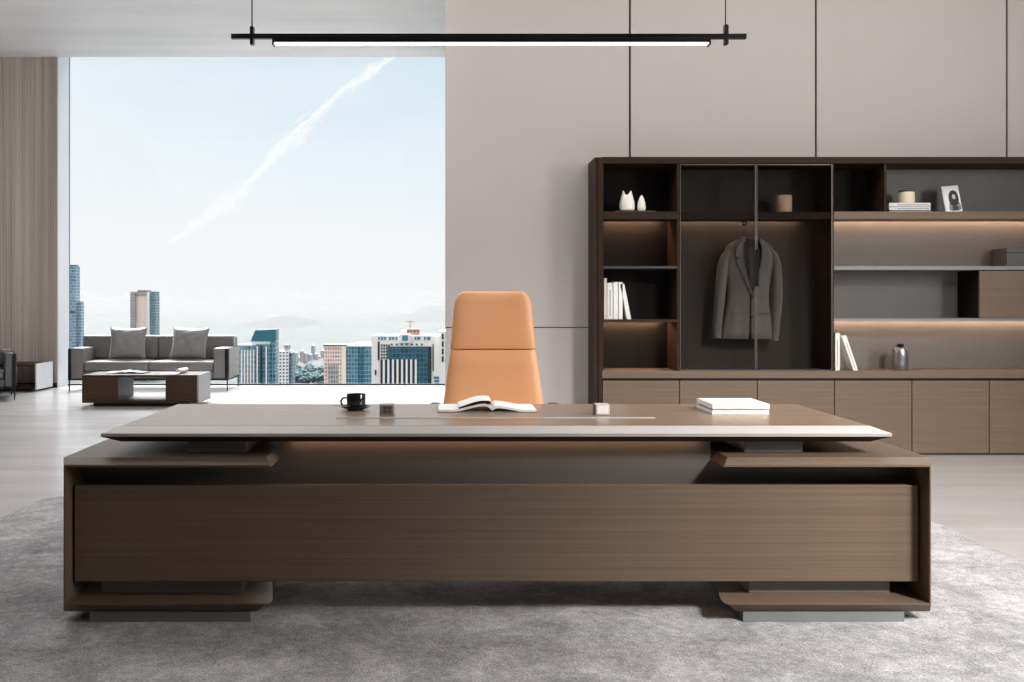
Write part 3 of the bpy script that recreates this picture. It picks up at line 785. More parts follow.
def photo():
    D = 8.20
    x0, x1 = wx(946.5, D), wx(963, D)
    t = thing('photo_card', 'white framed black and white portrait photo leaning on the upper right shelf', 'picture', ((x0 + x1) / 2, D, zs1 + 0.0005))
    w, h = x1 - x0, 0.238; z = zs1 + 0.0005
    def rot(bb):
        o = Vector(((x0 + x1) / 2, D, z))
        m = Matrix.Translation(o) @ Matrix.Rotation(math.radians(-5), 4, 'Y') @ Matrix.Rotation(math.radians(-11), 4, 'X') @ Matrix.Translation(-o)
        return bb.xf(m)
    b = B(); b.box(x0, x1, D, D + 0.012, z + 0.008, z + h, 0.001); rot(b).build('frame', M['white_paper'], t)
    cx = (x0 + x1) / 2 + 0.012; e = 0.0006
    def blob(pts, name, mt, lay):
        b = B(); b.prism([(cx + p[0], z + p[1]) for p in pts], 'y', D - 0.0006 * lay - 0.0006, D - 0.0006 * lay); rot(b).build(name, M[mt], t)
    def ell(x, y, rx, ry, n=18): return [(x + rx * math.cos(2 * math.pi * k / n), y + ry * math.sin(2 * math.pi * k / n)) for k in range(n)]
    blob([(-0.050, 0.030), (-0.046, 0.075), (-0.030, 0.100), (0.034, 0.100), (0.050, 0.075), (0.054, 0.030), (0.03, 0.018), (-0.03, 0.018)], 'portrait_shoulders', 'mid_print', 0)
    blob([(-0.030, 0.070), (-0.040, 0.10), (-0.040, 0.14), (-0.032, 0.172), (-0.014, 0.194), (0.010, 0.198), (0.032, 0.184), (0.042, 0.15), (0.044, 0.11), (0.034, 0.072), (0.012, 0.062), (-0.012, 0.060)], 'portrait_hair', 'plastic_dark', 1)
    blob(ell(0.004, 0.140, 0.014, 0.022), 'portrait_face', 'plastic_light', 2)
    blob([(-0.02, 0.018), (-0.024, 0.055), (0.0, 0.066), (0.028, 0.055), (0.026, 0.018)], 'portrait_dress', 'dark_print', 3)
photo()

# storage box on the grey shelf
z = cz_(266) + 0.0005
t = thing('storage_box', 'grey lidded storage box on the thin grey shelf at right', 'box', (4.93, 8.31, z))
B().box(4.752, 5.10, 8.20, 8.42, z, z + 0.118, 0.002).build('body', M['box_grey'], t)
B().box(4.749, 5.103, 8.197, 8.423, z + 0.119, z + 0.158, 0.002).build('lid', M['box_grey'], t)

# books and bottle on worktop
zw = zctop + 0.0005
book(wx(834.6, DB) + 0.004, wx(834.6, DB) + 0.046, DB, DB + 0.18, zw, 0.315, 'white upright book on the worktop beside the wardrobe', 'white_paper', 'white books on the worktop', spine_col='mid_print')
book(wx(853.6, DB), wx(858.4, DB), DB, DB + 0.18, zw, 0.315, 'white book leaning left on the worktop beside the upright one', 'white_paper', 'white books on the worktop', tilt=math.radians(19), spine_col='mid_print')
x = wx(900.3, 8.22)
t = thing('metal_bottle', 'short silver metal canister with cap on the worktop', 'bottle', (x, 8.22, zw))
B().lathe([(0.060, 0), (0.063, 0.004), (0.063, 0.168), (0.055, 0.184), (0.028, 0.192), (0.022, 0.194)], (x, 8.22, zw)).build('body', M['silver'], t, True)
B().lathe([(0.021, 0.1945), (0.028, 0.197), (0.028, 0.214), (0.022, 0.220)], (x, 8.22, zw)).build('cap', M['black_metal'], t, True)

# ------------------------------------------------------------------ jacket on a hanger
def jacket():
    D = 8.27
    def X(p): return wx(p, D)
    def Z(p): return wz(p, D)
    cx = X(746.5)
    hx = cx_(752)
    h = thing('clothes_hanger', 'dark clothes hanger hooked on the wardrobe rail inside the grey jacket', 'hanger', (hx, D, Z(238)))
    zr = z_s1b - 0.035
    pts = [(hx, D, Z(241)), (hx, D, Z(234)), (hx + 0.006, D, zr - 0.03)]
    for k in range(9):
        a = math.radians(-60 + 240 * k / 8); pts.append((hx + 0.013 * math.cos(a), D, zr + 0.013 * math.sin(a)))
    B().tube(pts, 0.0028, 8).build('hook', M['chrome'], h, True)
    b = B(); b.tube([(X(726), D, Z(253)), (X(735), D, Z(245.5)), (X(745), D, Z(241)), (hx, D, Z(240)), (X(760), D, Z(243)), (X(770), D, Z(249))], [0.010, 0.014, 0.016, 0.017, 0.015, 0.010], 10)
    b.build('shoulder_bar', M['dark_wood'], h, True)
    j = thing('suit_jacket', 'grey single-breasted suit jacket hanging behind the smoked glass doors', 'jacket', (cx, D, Z(339)))
    # torso levels: py, left px, right px, half depth, opening half width px
    lv = [(240, 737, 762, 0.035, 7.5), (243, 731, 767, 0.05, 8.0), (247, 726, 772, 0.065, 8.5), (254, 724.5, 774, 0.075, 8.4), (264, 725.5, 772.5, 0.082, 7.6), (276, 727, 770, 0.08, 5.2), (288, 728, 768.5, 0.078, 2.2), (294, 728, 768, 0.078, 0.5), (305, 727, 768, 0.08, 0.3), (320, 724, 770, 0.084, 0.3), (332, 722, 771.5, 0.088, 0.4), (338.5, 721, 772, 0.09, 1.0)]
    n = 44
    def rings(shrink):
        rs = []
        for i, (py, l, r, dp, gap) in enumerate(lv):
            c = X((l + r) / 2); hw = (X(r) - X(l)) / 2 - shrink; d = dp - shrink
            g = math.asin(min(0.95, (gap / 117.3) / hw)) if shrink == 0 else 0.02
            ring = []
            for k in range(n + 1):
                a = -math.pi / 2 + g + (2 * math.pi - 2 * g) * k / n
                fold = 0.004 * math.sin(a * 9 + i * 0.25) * (i / len(lv)) ** 1.2 if shrink == 0 else 0
                ex = 2 / 2.5
                c1, s1 = math.cos(a), math.sin(a)
                # left front overlaps slightly below the button
                ring.append((c + math.copysign(abs(c1) ** ex, c1) * (hw + fold), D + math.copysign(abs(s1) ** ex, s1) * (d + fold), Z(py)))
            rs.append(ring)
        return rs
    o = B().loft(rings(0), False, False).build('body', M['jacket'], j, True)
    md = o.modifiers.new('cloth', 'SOLIDIFY'); md.thickness = 0.004; md.offset = 0
    o = B().loft(rings(0.012), False, True).build('lining', M['lining'], j, True)
    # lapels
    yl = D - 0.093
    def strip(pts, name, mt, y0, th=0.005):
        b = B(); b.prism([(X(p[0]), Z(p[1])) for p in pts], 'y', y0, y0 + th, 0.0015); return b.build(name, M[mt], j)
    strip([(739.5, 238.5), (733.5, 248), (731.8, 257), (735.5, 257.5), (733.2, 261.5), (747.6, 295), (749.2, 294), (745, 280), (740.8, 262), (739.6, 250), (741.5, 240)], 'lapel', 'jacket', yl)
    strip([(757.5, 238.5), (764, 248), (766, 257), (762.5, 257.5), (764.6, 261.5), (750.8, 295), (749.4, 294), (753.8, 280), (757.6, 262), (758.6, 250), (756, 240)], 'lapel', 'jacket', yl)
    # collar ring round the neck
    rs = []
    for k in range(17):
        a = math.radians(-60 + 300 * k / 16)
        c1, s1 = math.cos(a), math.sin(a)
        px, py = X(749) + 0.078 * c1, D + 0.045 * s1
        rs.append([(px, py, Z(241.5)), (px * 0.985 + X(749) * 0.015, py, Z(236.5)), (px * 0.94 + X(749) * 0.06, py, Z(236.5)), (px * 0.94 + X(749) * 0.06, py, Z(241.5))])
    B().loft(rs).build('collar', M['jacket'], j, True)
    # sleeves
    for pts, nm in (([(730, 248.5, 0.020), (725.8, 254, 0.036), (722.6, 264, 0.044), (720.5, 282, 0.045), (718.5, 305, 0.042), (716.8, 325, 0.038), (716.2, 338, 0.036)], 'l'), ([(768.5, 248.5, 0.020), (772.6, 254, 0.036), (775.4, 264, 0.042), (776.4, 282, 0.043), (776.8, 300, 0.040), (775, 322, 0.037), (773.6, 340.5, 0.034)], 'r')):
        rs = []
        for i, (px, py, r) in enumerate(pts):
            rs.append([(X(px) + r * math.cos(2 * math.pi * k / 20) * (1 + 0.05 * math.sin(k * 2.2 + i)), D - 0.012 + 1.35 * r * math.sin(2 * math.pi * k / 20), Z(py)) for k in range(20)])
        B().loft(rs).build('sleeve', M['jacket'], j, True)
    for px, py in ((748.8, 297), (748.6, 317)):
        b = B(); b.tube([(X(px), D - 0.094, Z(py)), (X(px), D - 0.088, Z(py))], 0.009, 12); b.build('button', M['plastic_dark'], j)
    for px0, px1, py in ((729, 742, 311), (756, 767, 311)):
        b = B(); b.box(X(px0), X(px1), D - 0.0875, D - 0.078, Z(py) - 0.022, Z(py), 0.002); b.build('pocket_flap', M['jacket'], j)
jacket()

# ================================================================== LOUNGE
def sofa(x0, x1, yf, yb_, seats, fab, name, label, zs, aw=0.21):
    """arms boxed in a dark flat-bar frame, thin steel legs; zs = (base, seat, arm, back) heights"""
    zb, zseat, zarm, zback = zs
    t = thing(name, label, 'sofa' if seats > 1 else 'armchair', ((x0 + x1) / 2, yf, 0))
    b = B(); b.box(x0 + 0.01, x1 - 0.01, yf + 0.02, yb_ - 0.02, zb - 0.022, zb, 0.003); b.build('base_rail', M['black_metal'], t)
    for s, ax in ((0, x0), (1, x1)):
        xa, xb = (ax + 0.022, ax + aw) if s == 0 else (ax - aw, ax - 0.022)
        b = B(); soft_box(b, xa, xb, yf + 0.005, yb_ - 0.275, zb + 0.001, zarm, 0.02); b.build('armrest', M[fab], t, True)
        # flat bar running up the outer edge of the arm, front and back, into the leg
        xo, xi = (ax, ax + 0.020) if s == 0 else (ax - 0.020, ax)
        b = B(); b.box(*((ax, ax + 0.045) if s == 0 else (ax - 0.045, ax)), yf - 0.004, yf + 0.0045, zb - 0.02, zarm - 0.012, 0.002); b.box(xo, xi, yf + 0.0045, yf + 0.03, zb - 0.02, zarm - 0.012); b.box(xo, xi, yb_ - 0.03, yb_, zb - 0.02, zarm - 0.012, 0.002); b.box(xo, xi, yf + 0.03, yb_ - 0.03, zb - 0.02, zb + 0.004)
        b.build('arm_frame', M['black_metal'], t)
        xo2 = ax + 0.024 if s == 0 else ax - 0.024
        b = B(); soft_box(b, min(xi, xi + (0.012 if s == 1 else -0.012)), max(xi, xi + (0.012 if s == 1 else -0.012)), yf + 0.035, yb_ - 0.035, zb + 0.01, zarm - 0.014, 0.004); b.build('side_pad', M[fab], t, True)
        for yy in (yf + 0.015, yb_ - 0.015):
            xl = ax + 0.014 if s == 0 else ax - 0.014
            b = B(); b.tube([(xl, yy, 0.0), (xl, yy, zb - 0.0225)], [0.008, 0.011], 10); b.build('leg', M['black_metal'], t, True)
    xi0, xi1 = x0 + aw + 0.004, x1 - aw - 0.004
    b = B(); b.box(xi0, xi1, yf + 0.03, yb_ - 0.03, zb + 0.001, zseat - 0.16, 0.008); b.build('seat_base', M[fab], t)
    b = B(); soft_box(b, x0 + 0.022, x1 - 0.022, yb_ - 0.10, yb_ - 0.012, zb + 0.002, zback - 0.02, 0.02)
    b.build('backrest', M[fab], t, True)
    w = (xi1 - xi0) / seats
    for k in range(seats):
        a, c = xi0 + w * k + 0.003, xi0 + w * (k + 1) - 0.003
        b = B(); soft_box(b, a, c, yf + 0.01, yb_ - 0.11, zseat - 0.155, zseat - 0.012, 0.035, 0.012); sc = b.build('seat_cushion', M[fab], t, True)
        b = B(); soft_box(b, x0 + 0.024 if k == 0 else a, x1 - 0.024 if k == seats - 1 else c, yb_ - 0.27, yb_ - 0.104, zseat + 0.002, zback, 0.03); b.build('back_cushion', M[fab], t, True)
    return t
DSF = 13.9
sofa(wx(68, DSF), wx(228, DSF), DSF, 14.66, 2, 'sofa', 'two_seat_sofa', 'grey leather two-seat sofa with thin black legs before the window', (0.172, 0.435, 0.616, 0.780))

def pillow(cx, cy, cz, w, h, name, label, rx, rz, ry=0.0):
    def fn(side):
        def f(u, v):
            a, c = u * 2 - 1, v * 2 - 1
            pin = 1 - 0.10 * (1 - a * a) * abs(c) ** 2.2 * 0.9
            pinx = 1 - 0.10 * (1 - c * c) * abs(a) ** 2.2 * 0.9
            th = 0.085 * ((1 - a ** 4) * (1 - c ** 4)) ** 0.55
            cr = 0.006 * math.sin(a * 9 + c * 5) * (1 - abs(a)) * (1 - abs(c)) + 0.004 * math.sin(c * 13 - a * 7) * (1 - abs(c) ** 2)* (1 - a * a)
            return Vector((a * w / 2 * pinx, side * (th + (cr if th > 0.02 else 0)), c * h / 2 * pin))
        return f
    b = B(); b.grid(fn(-1), 24, 24); b.grid(fn(1), 24, 24)
    b.xf(Matrix.Translation((cx, cy, cz)) @ Matrix.Rotation(rz, 4, 'Z') @ Matrix.Rotation(rx, 4, 'X') @ Matrix.Rotation(ry, 4, 'Y'))
    bmesh.ops.remove_doubles(b.bm, verts=b.bm.verts[:], dist=1e-4); bmesh.ops.recalc_face_normals(b.bm, faces=b.bm.faces[:])
    o = b.build(name, M['pillow'], smooth=True)
    origin(o, (cx, cy, cz - h / 2)); tag(o, label, 'cushion', 'throw cushions on the sofa')
DP = 14.20
pillow(wx(128, DP), DP, 0.672, 0.54, 0.48, 'throw_pillow', 'grey square throw cushion on the left half of the sofa', math.radians(-14), math.radians(4))
pillow(wx(189.5, DP), DP, 0.672, 0.56, 0.48, 'throw_pillow', 'grey square throw cushion on the right half of the sofa', math.radians(-14), math.radians(-5), math.radians(2))

# armchair at the left edge, mostly outside the photo
ac = sofa(-6.46, -5.585, 12.62, 13.40, 1, 'armchair', 'lounge_armchair', 'charcoal leather armchair with black legs cut off by the left edge', (0.172, 0.425, 0.612, 0.640), 0.13)
ac.rotation_euler = (0, 0, math.radians(27))
ac.location = Vector((-5.585, 12.62, 0)) - Matrix.Rotation(math.radians(27), 3, 'Z') @ Vector((0.4375, 0, 0))

def coffee_table():
    D = 11.80
    def X(p): return wx(p, D)
    t = thing('coffee_table', 'low dark walnut coffee table with pale end panel before the sofa', 'table', (X(140), D, 0))
    x0, x1, y1 = X(82), X(198), 12.40
    zt_, zb_ = wz(375, D), wz(403, D)
    b = B(); b.box(x0, x1 - 0.0, D, y1, zt_ - 0.03, zt_, 0.002); b.build('tabletop', M['table_wood'], t)
    b = B(); b.box(x0, x1, D, y1, zb_, zb_ + 0.03, 0.002); b.build('bottom_board', M['table_wood'], t)
    b = B(); b.box(x0, X(84), D, y1, zb_ + 0.0302, zt_ - 0.0302); b.build('end_panel', M['table_wood'], t)
    b = B(); b.box(x1 - 0.012, x1 + 0.008, D - 0.002, y1 + 0.002, zb_ - 0.002, zt_ + 0.002, 0.001); b.build('end_panel', M['table_side'], t)
    b = B(); b.box(X(84) + 0.001, X(118), D + 0.012, y1 - 0.01, zb_ + 0.0302, zt_ - 0.0302); d = b.build('drawer_box', M['plastic_dark'], t)
    b = B(); b.box(X(84) + 0.002, X(118), D + 0.001, D + 0.0115, zb_ + 0.031, zt_ - 0.031, 0.001); b.build('drawer_front', M['table_wood'], d)
    b = B(); b.box(X(165.5), x1 - 0.0125, D + 0.012, y1 - 0.01, zb_ + 0.0302, zt_ - 0.0302); d = b.build('drawer_box', M['table_wood'], t)
    b = B(); b.box(X(165.5), x1 - 0.0125, D + 0.001, D + 0.0115, zb_ + 0.031, zt_ - 0.031, 0.001); b.build('drawer_front', M['table_wood'], d)
    b = B(); b.box(X(92), X(189), D + 0.05, y1 - 0.06, 0.0, zb_ - 0.0005); b.build('plinth', M['black_metal'], t)
    return zt_
zct = coffee_table()
open_book(wx(108, 12.05), wx(146, 12.05), 11.98, 12.22, zct + 0.001, 'open_magazine', 'open magazine with dark pages on the left of the coffee table', 'magazine', 0.018, 0.012, ('white_paper', 'dark_print', 'dark_print'))
t = thing('rolled_magazine', 'white half-rolled magazine on the right of the coffee table', 'magazine', (wx(173, 12), 12.0, zct + 0.001))
b = B(); rs = []
for k in range(22):
    u = k / 21
    if u < 0.5: p = (wx(160, 12) + u * 0.46, zct + 0.002 + 0.004 * u)
    else:
        a = (u - 0.5) / 0.5 * math.radians(300); p = (wx(160, 12) + 0.23 + 0.030 * math.sin(a), zct + 0.034 - 0.030 * math.cos(a))
    rs.append([(p[0], 11.96, p[1]), (p[0] + 0.04, 12.2, p[1]), (p[0] + 0.04, 12.2, p[1] + 0.002), (p[0], 11.96, p[1] + 0.002)])
b.loft(rs); b.build('pages', M['white_paper'], t, True)

def side_table():
    D, y1 = 13.80, 14.36
    x1 = wx(36, D); x0 = x1 - 0.62
    zt_ = wz(364, D)
    t = thing('side_table', 'small open box side table with white end panel by the timber wall', 'table', ((x0 + x1) / 2, D, 0))
    B().box(x0, x1 - 0.012, D, y1, zt_ - 0.04, zt_, 0.002).build('tabletop', M['table_wood'], t)
    B().box(x0, x1 - 0.012, D, y1, 0.03, 0.06, 0.002).build('bottom_board', M['table_wood'], t)
    B().box(x1 - 0.011, x1 + 0.012, D - 0.002, y1 + 0.002, 0.028, zt_ + 0.002, 0.001).build('end_panel', M['white_reveal'], t)
    B().box(x0, x0 + 0.02, D, y1, 0.0605, zt_ - 0.0405).build('end_panel', M['table_side'], t)
    B().box(x0 + 0.04, x1 - 0.05, D + 0.04, y1 - 0.04, 0.0, 0.0295).build('plinth', M['black_metal'], t)
side_table()

# ================================================================== CITY
GZ = -100.0
M['city_ground'] = plain('city ground', lin((44, 52, 51)), 0.9, var=0.25, nscale=0.02)
o = B().box(-6000, 6000, 120, 9000, GZ - 2, GZ).build('ground', M['city_ground']); struct(o)
CW = lin((236, 232, 228))
M['f_white'] = facade('white office facade', lin((232, 226, 222)), lin((60, 92, 108)), 3.4, 3.5, 0.45, 0.5)
M['f_teal'] = facade('teal curtain wall', lin((120, 150, 162)), lin((52, 98, 116)), 2.6, 3.6, 0.14, 0.16)
M['f_teal_dark'] = facade('dark teal curtain wall', lin((70, 110, 124)), lin((22, 70, 92)), 3.0, 3.6, 0.12, 0.14)
M['f_blue'] = facade('blue grey curtain wall', lin((136, 162, 176)), lin((88, 124, 144)), 2.4, 4.0, 0.15, 0.3)
M['f_pink'] = facade('pink beige facade', lin((226, 200, 188)), lin((130, 128, 132)), 2.2, 3.4, 0.42, 0.42)
M['f_grey'] = facade('grey beige facade', lin((164, 158, 156)), lin((112, 112, 116)), 2.2, 4.0, 0.4, 0.4)
M['f_far'] = facade('pale housing facade', lin((150, 146, 146)), lin((92, 106, 116)), 5.0, 3.6, 0.45, 0.4)
M['f_far_blue'] = facade('pale blue housing facade', lin((112, 130, 142)), lin((66, 92, 108)), 5.0, 3.6, 0.3, 0.3)
M['f_dark'] = facade('dark facade', lin((34, 52, 62)), lin((14, 34, 46)), 3.0, 3.5, 0.1, 0.2)
M['b_white'] = plain('white render', lin((236, 231, 227)), 0.7, var=0.03, nscale=0.1)
M['b_pink'] = plain('pink beige render', lin((226, 206, 196)), 0.7, var=0.03, nscale=0.1)
M['b_teal'] = plain('teal roof glass', lin((36, 100, 116)), 0.3, var=0.1, nscale=0.2)
M['b_rust'] = plain('rust brown steel', lin((150, 108, 92)), 0.7, var=0.1, nscale=0.3)
M['b_dark'] = plain('dark void', lin((20, 30, 38)), 0.4)
M['window_dark'] = plain('dark strip window', lin((22, 44, 62)), 0.2, var=0.1, nscale=0.2)
M['window_teal'] = plain('teal window', lin((60, 130, 150)), 0.2, var=0.1, nscale=0.2)

def bl(name, label, cat='building', D=800, px=300, group=None): return thing(name, label, cat, (wx(px, D), D, GZ), group)
def slab(t, name, mat, D, p0, p1, ytop, depth, ybot=None, dy=0.0, kind=None):
    """block of a building: front at D (+dy metres), between two image columns' bearings"""
    z0 = GZ if ybot is None else wz(ybot, D)
    return B().box(wx(p0, D), wx(p1, D), D + dy, D + dy + depth, z0, wz(ytop, D)).build(name, M[mat], t)

# tower with the slanted glass roof
D = 820
t = bl('office_tower', 'blue glass office tower with a slanted teal roof right of the sofa', D=D, px=258)
slab(t, 'tower_block', 'f_blue', D, 238, 256.5, 345, 22)
slab(t, 'tower_block', 'f_teal', D, 256.5, 271, 344, 24, dy=-3)
slab(t, 'tower_block', 'f_teal', D, 270.5, 275.6, 342, 16, dy=-1)
for p in (257.8, 266.8): slab(t, 'pilaster', 'b_white', D, p, p + 1.0, 346, 1.5, dy=-5)
for k in range(5): slab(t, 'white_fin', 'b_white', D, 241.2 + 3.0 * k, 242.6 + 3.0 * k, 350.5, 1.5, dy=-1.6)
slab(t, 'dark_shaft', 'b_dark', D, 261.2, 263.0, 345.5, 0.8, dy=-3.9)
slab(t, 'penthouse', 'b_white', D, 251, 272, 341, 18, 345.2, dy=2)
b = B(); b.prism([(wx(250.3, D), wz(341.2, D)), (wx(275.6, D), wz(341.2, D)), (wx(275.6, D), wz(329.4, D)), (wx(255, D), wz(330.2, D))], 'y', D + 1, D + 15); b.build('slanted_roof', M['b_teal'], t)

# small white tower
D = 1000
t = bl('white_tower', 'small white tower directly right of the slanted roof tower', D=D, px=285)
slab(t, 'tower_block', 'f_white', D, 279.4, 288.5, 351, 24)
slab(t, 'tower_block', 'f_far_blue', D, 288.5, 291.5, 353, 20, dy=4)
slab(t, 'roof_block', 'f_grey', D, 283.8, 288, 345, 12, 351, dy=3)

# pink and teal block
D = 860
t = bl('office_block', 'low pink and teal office block in the middle of the skyline', D=D, px=348)
slab(t, 'pink_wing', 'f_pink', D, 323.8, 342, 345.6, 30)
slab(t, 'glass_wing', 'f_teal', D, 345, 371.8, 346.5, 30, dy=1)
slab(t, 'corner_pier', 'b_pink', D, 341.5, 346, 345.8, 28, dy=-0.8)
slab(t, 'roof_edge', 'b_dark', D, 323.3, 346.5, 344.9, 31, 345.9, dy=-1.2)
slab(t, 'roof_edge', 'b_white', D, 346.5, 372, 344.5, 25, 346.6, dy=0.2)
slab(t, 'glass_panel', 'f_grey', D, 328, 338.5, 364, 0.8, dy=-0.9)
slab(t, 'dark_strip', 'f_teal_dark', D, 358, 363.5, 347.5, 0.6, dy=0.3)
slab(t, 'roof_hut', 'b_pink', D, 357, 369, 342.5, 8, 345.6, dy=8)

# large white building with the crane
D = 740
t = bl('civic_building', 'large white building with dark striped windows below the red crane', D=D, px=408)
slab(t, 'main_block', 'b_white', D, 371.5, 443.5, 335.5, 40)
slab(t, 'right_tower', 'b_white', D, 440, 452, 331, 40, dy=-4)
slab(t, 'glass_bay', 'f_teal_dark', D, 387.5, 428, 346.5, 0.8, dy=-0.9)
slab(t, 'glass_bay', 'f_dark', D, 428, 431.4, 346.5, 0.8, dy=-1.2)
slab(t, 'stripe_field', 'window_dark', D, 380.6, 416.2, 359.5, 0.5, dy=-1.4)
for k in range(8): slab(t, 'white_fin', 'b_white', D, 383.0 + 4.55 * k, 385.0 + 4.55 * k, 359.3, 1.2, dy=-2.7)
for k in range(4):
    for r in range(5): slab(t, 'window', 'window_dark', D, 381 + 2.4 * k, 382.5 + 2.4 * k, 344.4 + 3.1 * r, 0.4, 346.4 + 3.1 * r, dy=-0.5)
for k in range(7): slab(t, 'window', 'window_dark', D, 391 + 5 * k, 392.6 + 5 * k, 343.6, 0.4, 345.2, dy=-0.5)
for p, w in ((378.2, 1.6), (381, 2), (384, 2), (389, 2), (392, 2.2), (395.5, 2), (414.6, 1.6), (417, 3.2), (424, 1.6), (427, 3.4)): slab(t, 'window', 'window_teal', D, p, p + w, 336.8, 0.4, 339.8, dy=-0.5)
slab(t, 'centre_bay', 'b_white', D, 399, 411, 334, 3, 342.5, dy=-3.2)
slab(t, 'centre_window', 'window_teal', D, 402.4, 408, 335.2, 0.4, 340.4, dy=-3.7)
slab(t, 'slot_window', 'b_dark', D, 377.8, 379.6, 341.5, 0.4, 360, dy=-0.5)
slab(t, 'slot_window', 'b_dark', D, 432.6, 433.6, 344, 0.4, 371, dy=-0.5)
slab(t, 'slot_window', 'b_dark', D, 374.8, 376.4, 370, 0.4, 375, dy=-0.5)
for r in range(4): slab(t, 'window', 'window_dark', D, 441.8, 443.6, 333.5 + 7.5 * r, 0.4, 339 + 7.5 * r, dy=-4.5)
for r in range(3): slab(t, 'window', 'window_teal', D, 433.6 + 0.5 * r, 439, 376.5 + 3.3 * r, 0.4, 378.8 + 3.3 * r, dy=-0.5)
slab(t, 'roof_house', 'b_rust', D, 406, 419.5, 329.5, 10, 335.6, dy=10)
slab(t, 'roof_house', 'b_pink', D, 400.5, 406, 331, 10, 335.6, dy=10)
for p in (407, 410, 413.5, 417): slab(t, 'roof_opening', 'b_dark', D, p, p + 1.2, 330.6, 0.5, 333, dy=9.4)
c = thing('tower_crane', 'tiny rust red crane on the roof of the large white building', 'crane', (wx(409.3, D), D + 15, wz(329.4, D)))
B().box(wx(409, D), wx(409.8, D), D + 14.6, D + 15.4, wz(329.4, D), wz(321.5, D)).build('mast', M['b_rust'], c)
B().box(wx(405, D), wx(413, D), D + 14.7, D + 15.3, wz(322.6, D), wz(321.8, D)).build('jib', M['b_rust'], c)
B().tube([(wx(405.3, D), D + 15, wz(322.3, D)), (wx(409.4, D), D + 15, wz(320.8, D)), (wx(412.7, D), D + 15, wz(322.3, D))], 0.15, 6).build('tie_bar', M['b_rust'], c)

# tall tower at the left jamb
D = 1300
t = bl('skyscraper', 'tall blue skyscraper at the far left of the window', D=D, px=73)
slab(t, 'tower_block', 'f_blue', D, 60, 75.5, 266.5, 16)
slab(t, 'crown', 'f_teal', D, 61, 75, 264.8, 12, 266.6, dy=2)
slab(t, 'shoulder', 'f_blue', D, 76, 79.5, 301.5, 10, dy=6)
slab(t, 'plant_floor', 'b_dark', D, 66, 75.5, 311, 0.8, 313.2, dy=-0.9)
# gate shaped tower
D = 1250
t = bl('gate_tower', 'pale framed twin tower rising behind the sofa', D=D, px=145)
slab(t, 'grey_leg', 'f_grey', D, 130.2, 135, 292, 14)
slab(t, 'glass_leg', 'f_teal', D, 148.4, 155.4, 291.5, 18)
slab(t, 'glass_infill', 'b_pink', D, 134.5, 149, 295, 8, dy=4)  # peach reflection in the glass, painted as the panel's own colour
slab(t, 'white_pier', 'b_white', D, 147.3, 149.6, 292, 22, dy=-1)
b = B(); b.box(wx(130, D), wx(155.3, D), D + 2, D + 16, wz(295.2, D), wz(291.8, D)); b.box(wx(136.5, D), wx(148, D), D + 3, D + 14, wz(292, D), wz(290, D)); b.build('bridge', M['f_grey'], t)
# low hazy blocks behind the sofa
D = 1500
lows = [(68, 76, 338, 'f_grey'), (76, 88, 342, 'f_far_blue'), (87, 97, 345, 'f_far')]
for (a, c, y, mt), lab in zip(lows, ('low grey block below the tall skyscraper', 'low pale blue block between skyscraper and sofa back', 'low pale block just behind the left end of the sofa back')):
    t = bl('apartment_block', lab, D=D, px=(a + c) / 2, group='low blocks behind the sofa'); slab(t, 'block', mt, D, a, c, y, 30); slab(t, 'roof_hut', 'b_white', D, a + 2, a + 5, y - 1.2, 10, y, dy=5)

# distant housing towers
rnd = random.Random(3)
far = []
x = 290.5
while x < 324:
    w = rnd.uniform(2.0, 4.0); far.append((x, x + w, rnd.uniform(345.5, 358))); x += w * rnd.uniform(0.85, 1.1)
for i, (a, c, y) in enumerate(far):
    D = rnd.uniform(1480, 1800)
    t = bl('housing_tower', 'pale distant housing tower in the hazy cluster left of the pink block', D=D, px=(a + c) / 2, group='distant housing towers')
    slab(t, 'tower_block', 'f_far' if rnd.random() < 0.6 else 'f_far_blue', D, a, c, y, 25)
    slab(t, 'roof_hut', 'b_white', D, a + (c - a) * 0.3, c - (c - a) * 0.3, y - 1.0, 10, y, dy=4)

# park trees in front of the distant towers
M['leaf'] = plain('blue green foliage', lin((20, 62, 70)), 0.8, var=0.35, nscale=0.25)
M['leaf2'] = plain('pale green foliage', lin((48, 74, 76)), 0.8, var=0.3, nscale=0.25)
M['bark'] = plain('bark', lin((80, 72, 66)), 0.9)
def tree_mesh(seed, mat):
    t = thing('park_tree', 'dark green tree in the park below the distant towers', 'tree', (0, 0, 0), 'park trees below the towers')
    bm = bmesh.new(); bmesh.ops.create_icosphere(bm, subdivisions=4, radius=1)
    for v in bm.verts:
        n = mnoise.fractal(v.co * 1.6 + Vector((seed, 0, 0)), 1.0, 2.0, 4)
        v.co = v.co * (1 + 0.38 * n); v.co = Vector((v.co.x * 7, v.co.y * 7, v.co.z * 5.5 + 9))
    b = B(); b.bm.free(); b.bm = bm; b.build('crown', M[mat], t, True)
    B().tube([(0, 0, 0), (0.1, 0, 3), (0, 0.1, 7)], [0.6, 0.45, 0.3], 8).build('trunk', M['bark'], t)
    return t
proto = [tree_mesh(1.3, 'leaf'), tree_mesh(7.7, 'leaf'), tree_mesh(4.1, 'leaf2')]
n = 0
for D, p0, p1, step in ((1205, 288, 324, 4.6), (1250, 291, 324, 4.8), (1300, 289, 325, 5.0), (1350, 293, 324, 5.2)):
    p = p0
    while p < p1:
        src = proto[n % 2 if rnd.random() < 0.8 else 2]
        o = src if n < 0 else copy_tree(src)
        dd = D + rnd.uniform(-30, 30)
        o.location = (wx(p, dd), dd, GZ); s = rnd.uniform(0.6, 0.9); o.scale = (s, s, s * rnd.uniform(0.9, 1.15)); o.rotation_euler = (0, 0, rnd.uniform(0, 6.28))
        n += 1; p += step * rnd.uniform(0.7, 1.2)
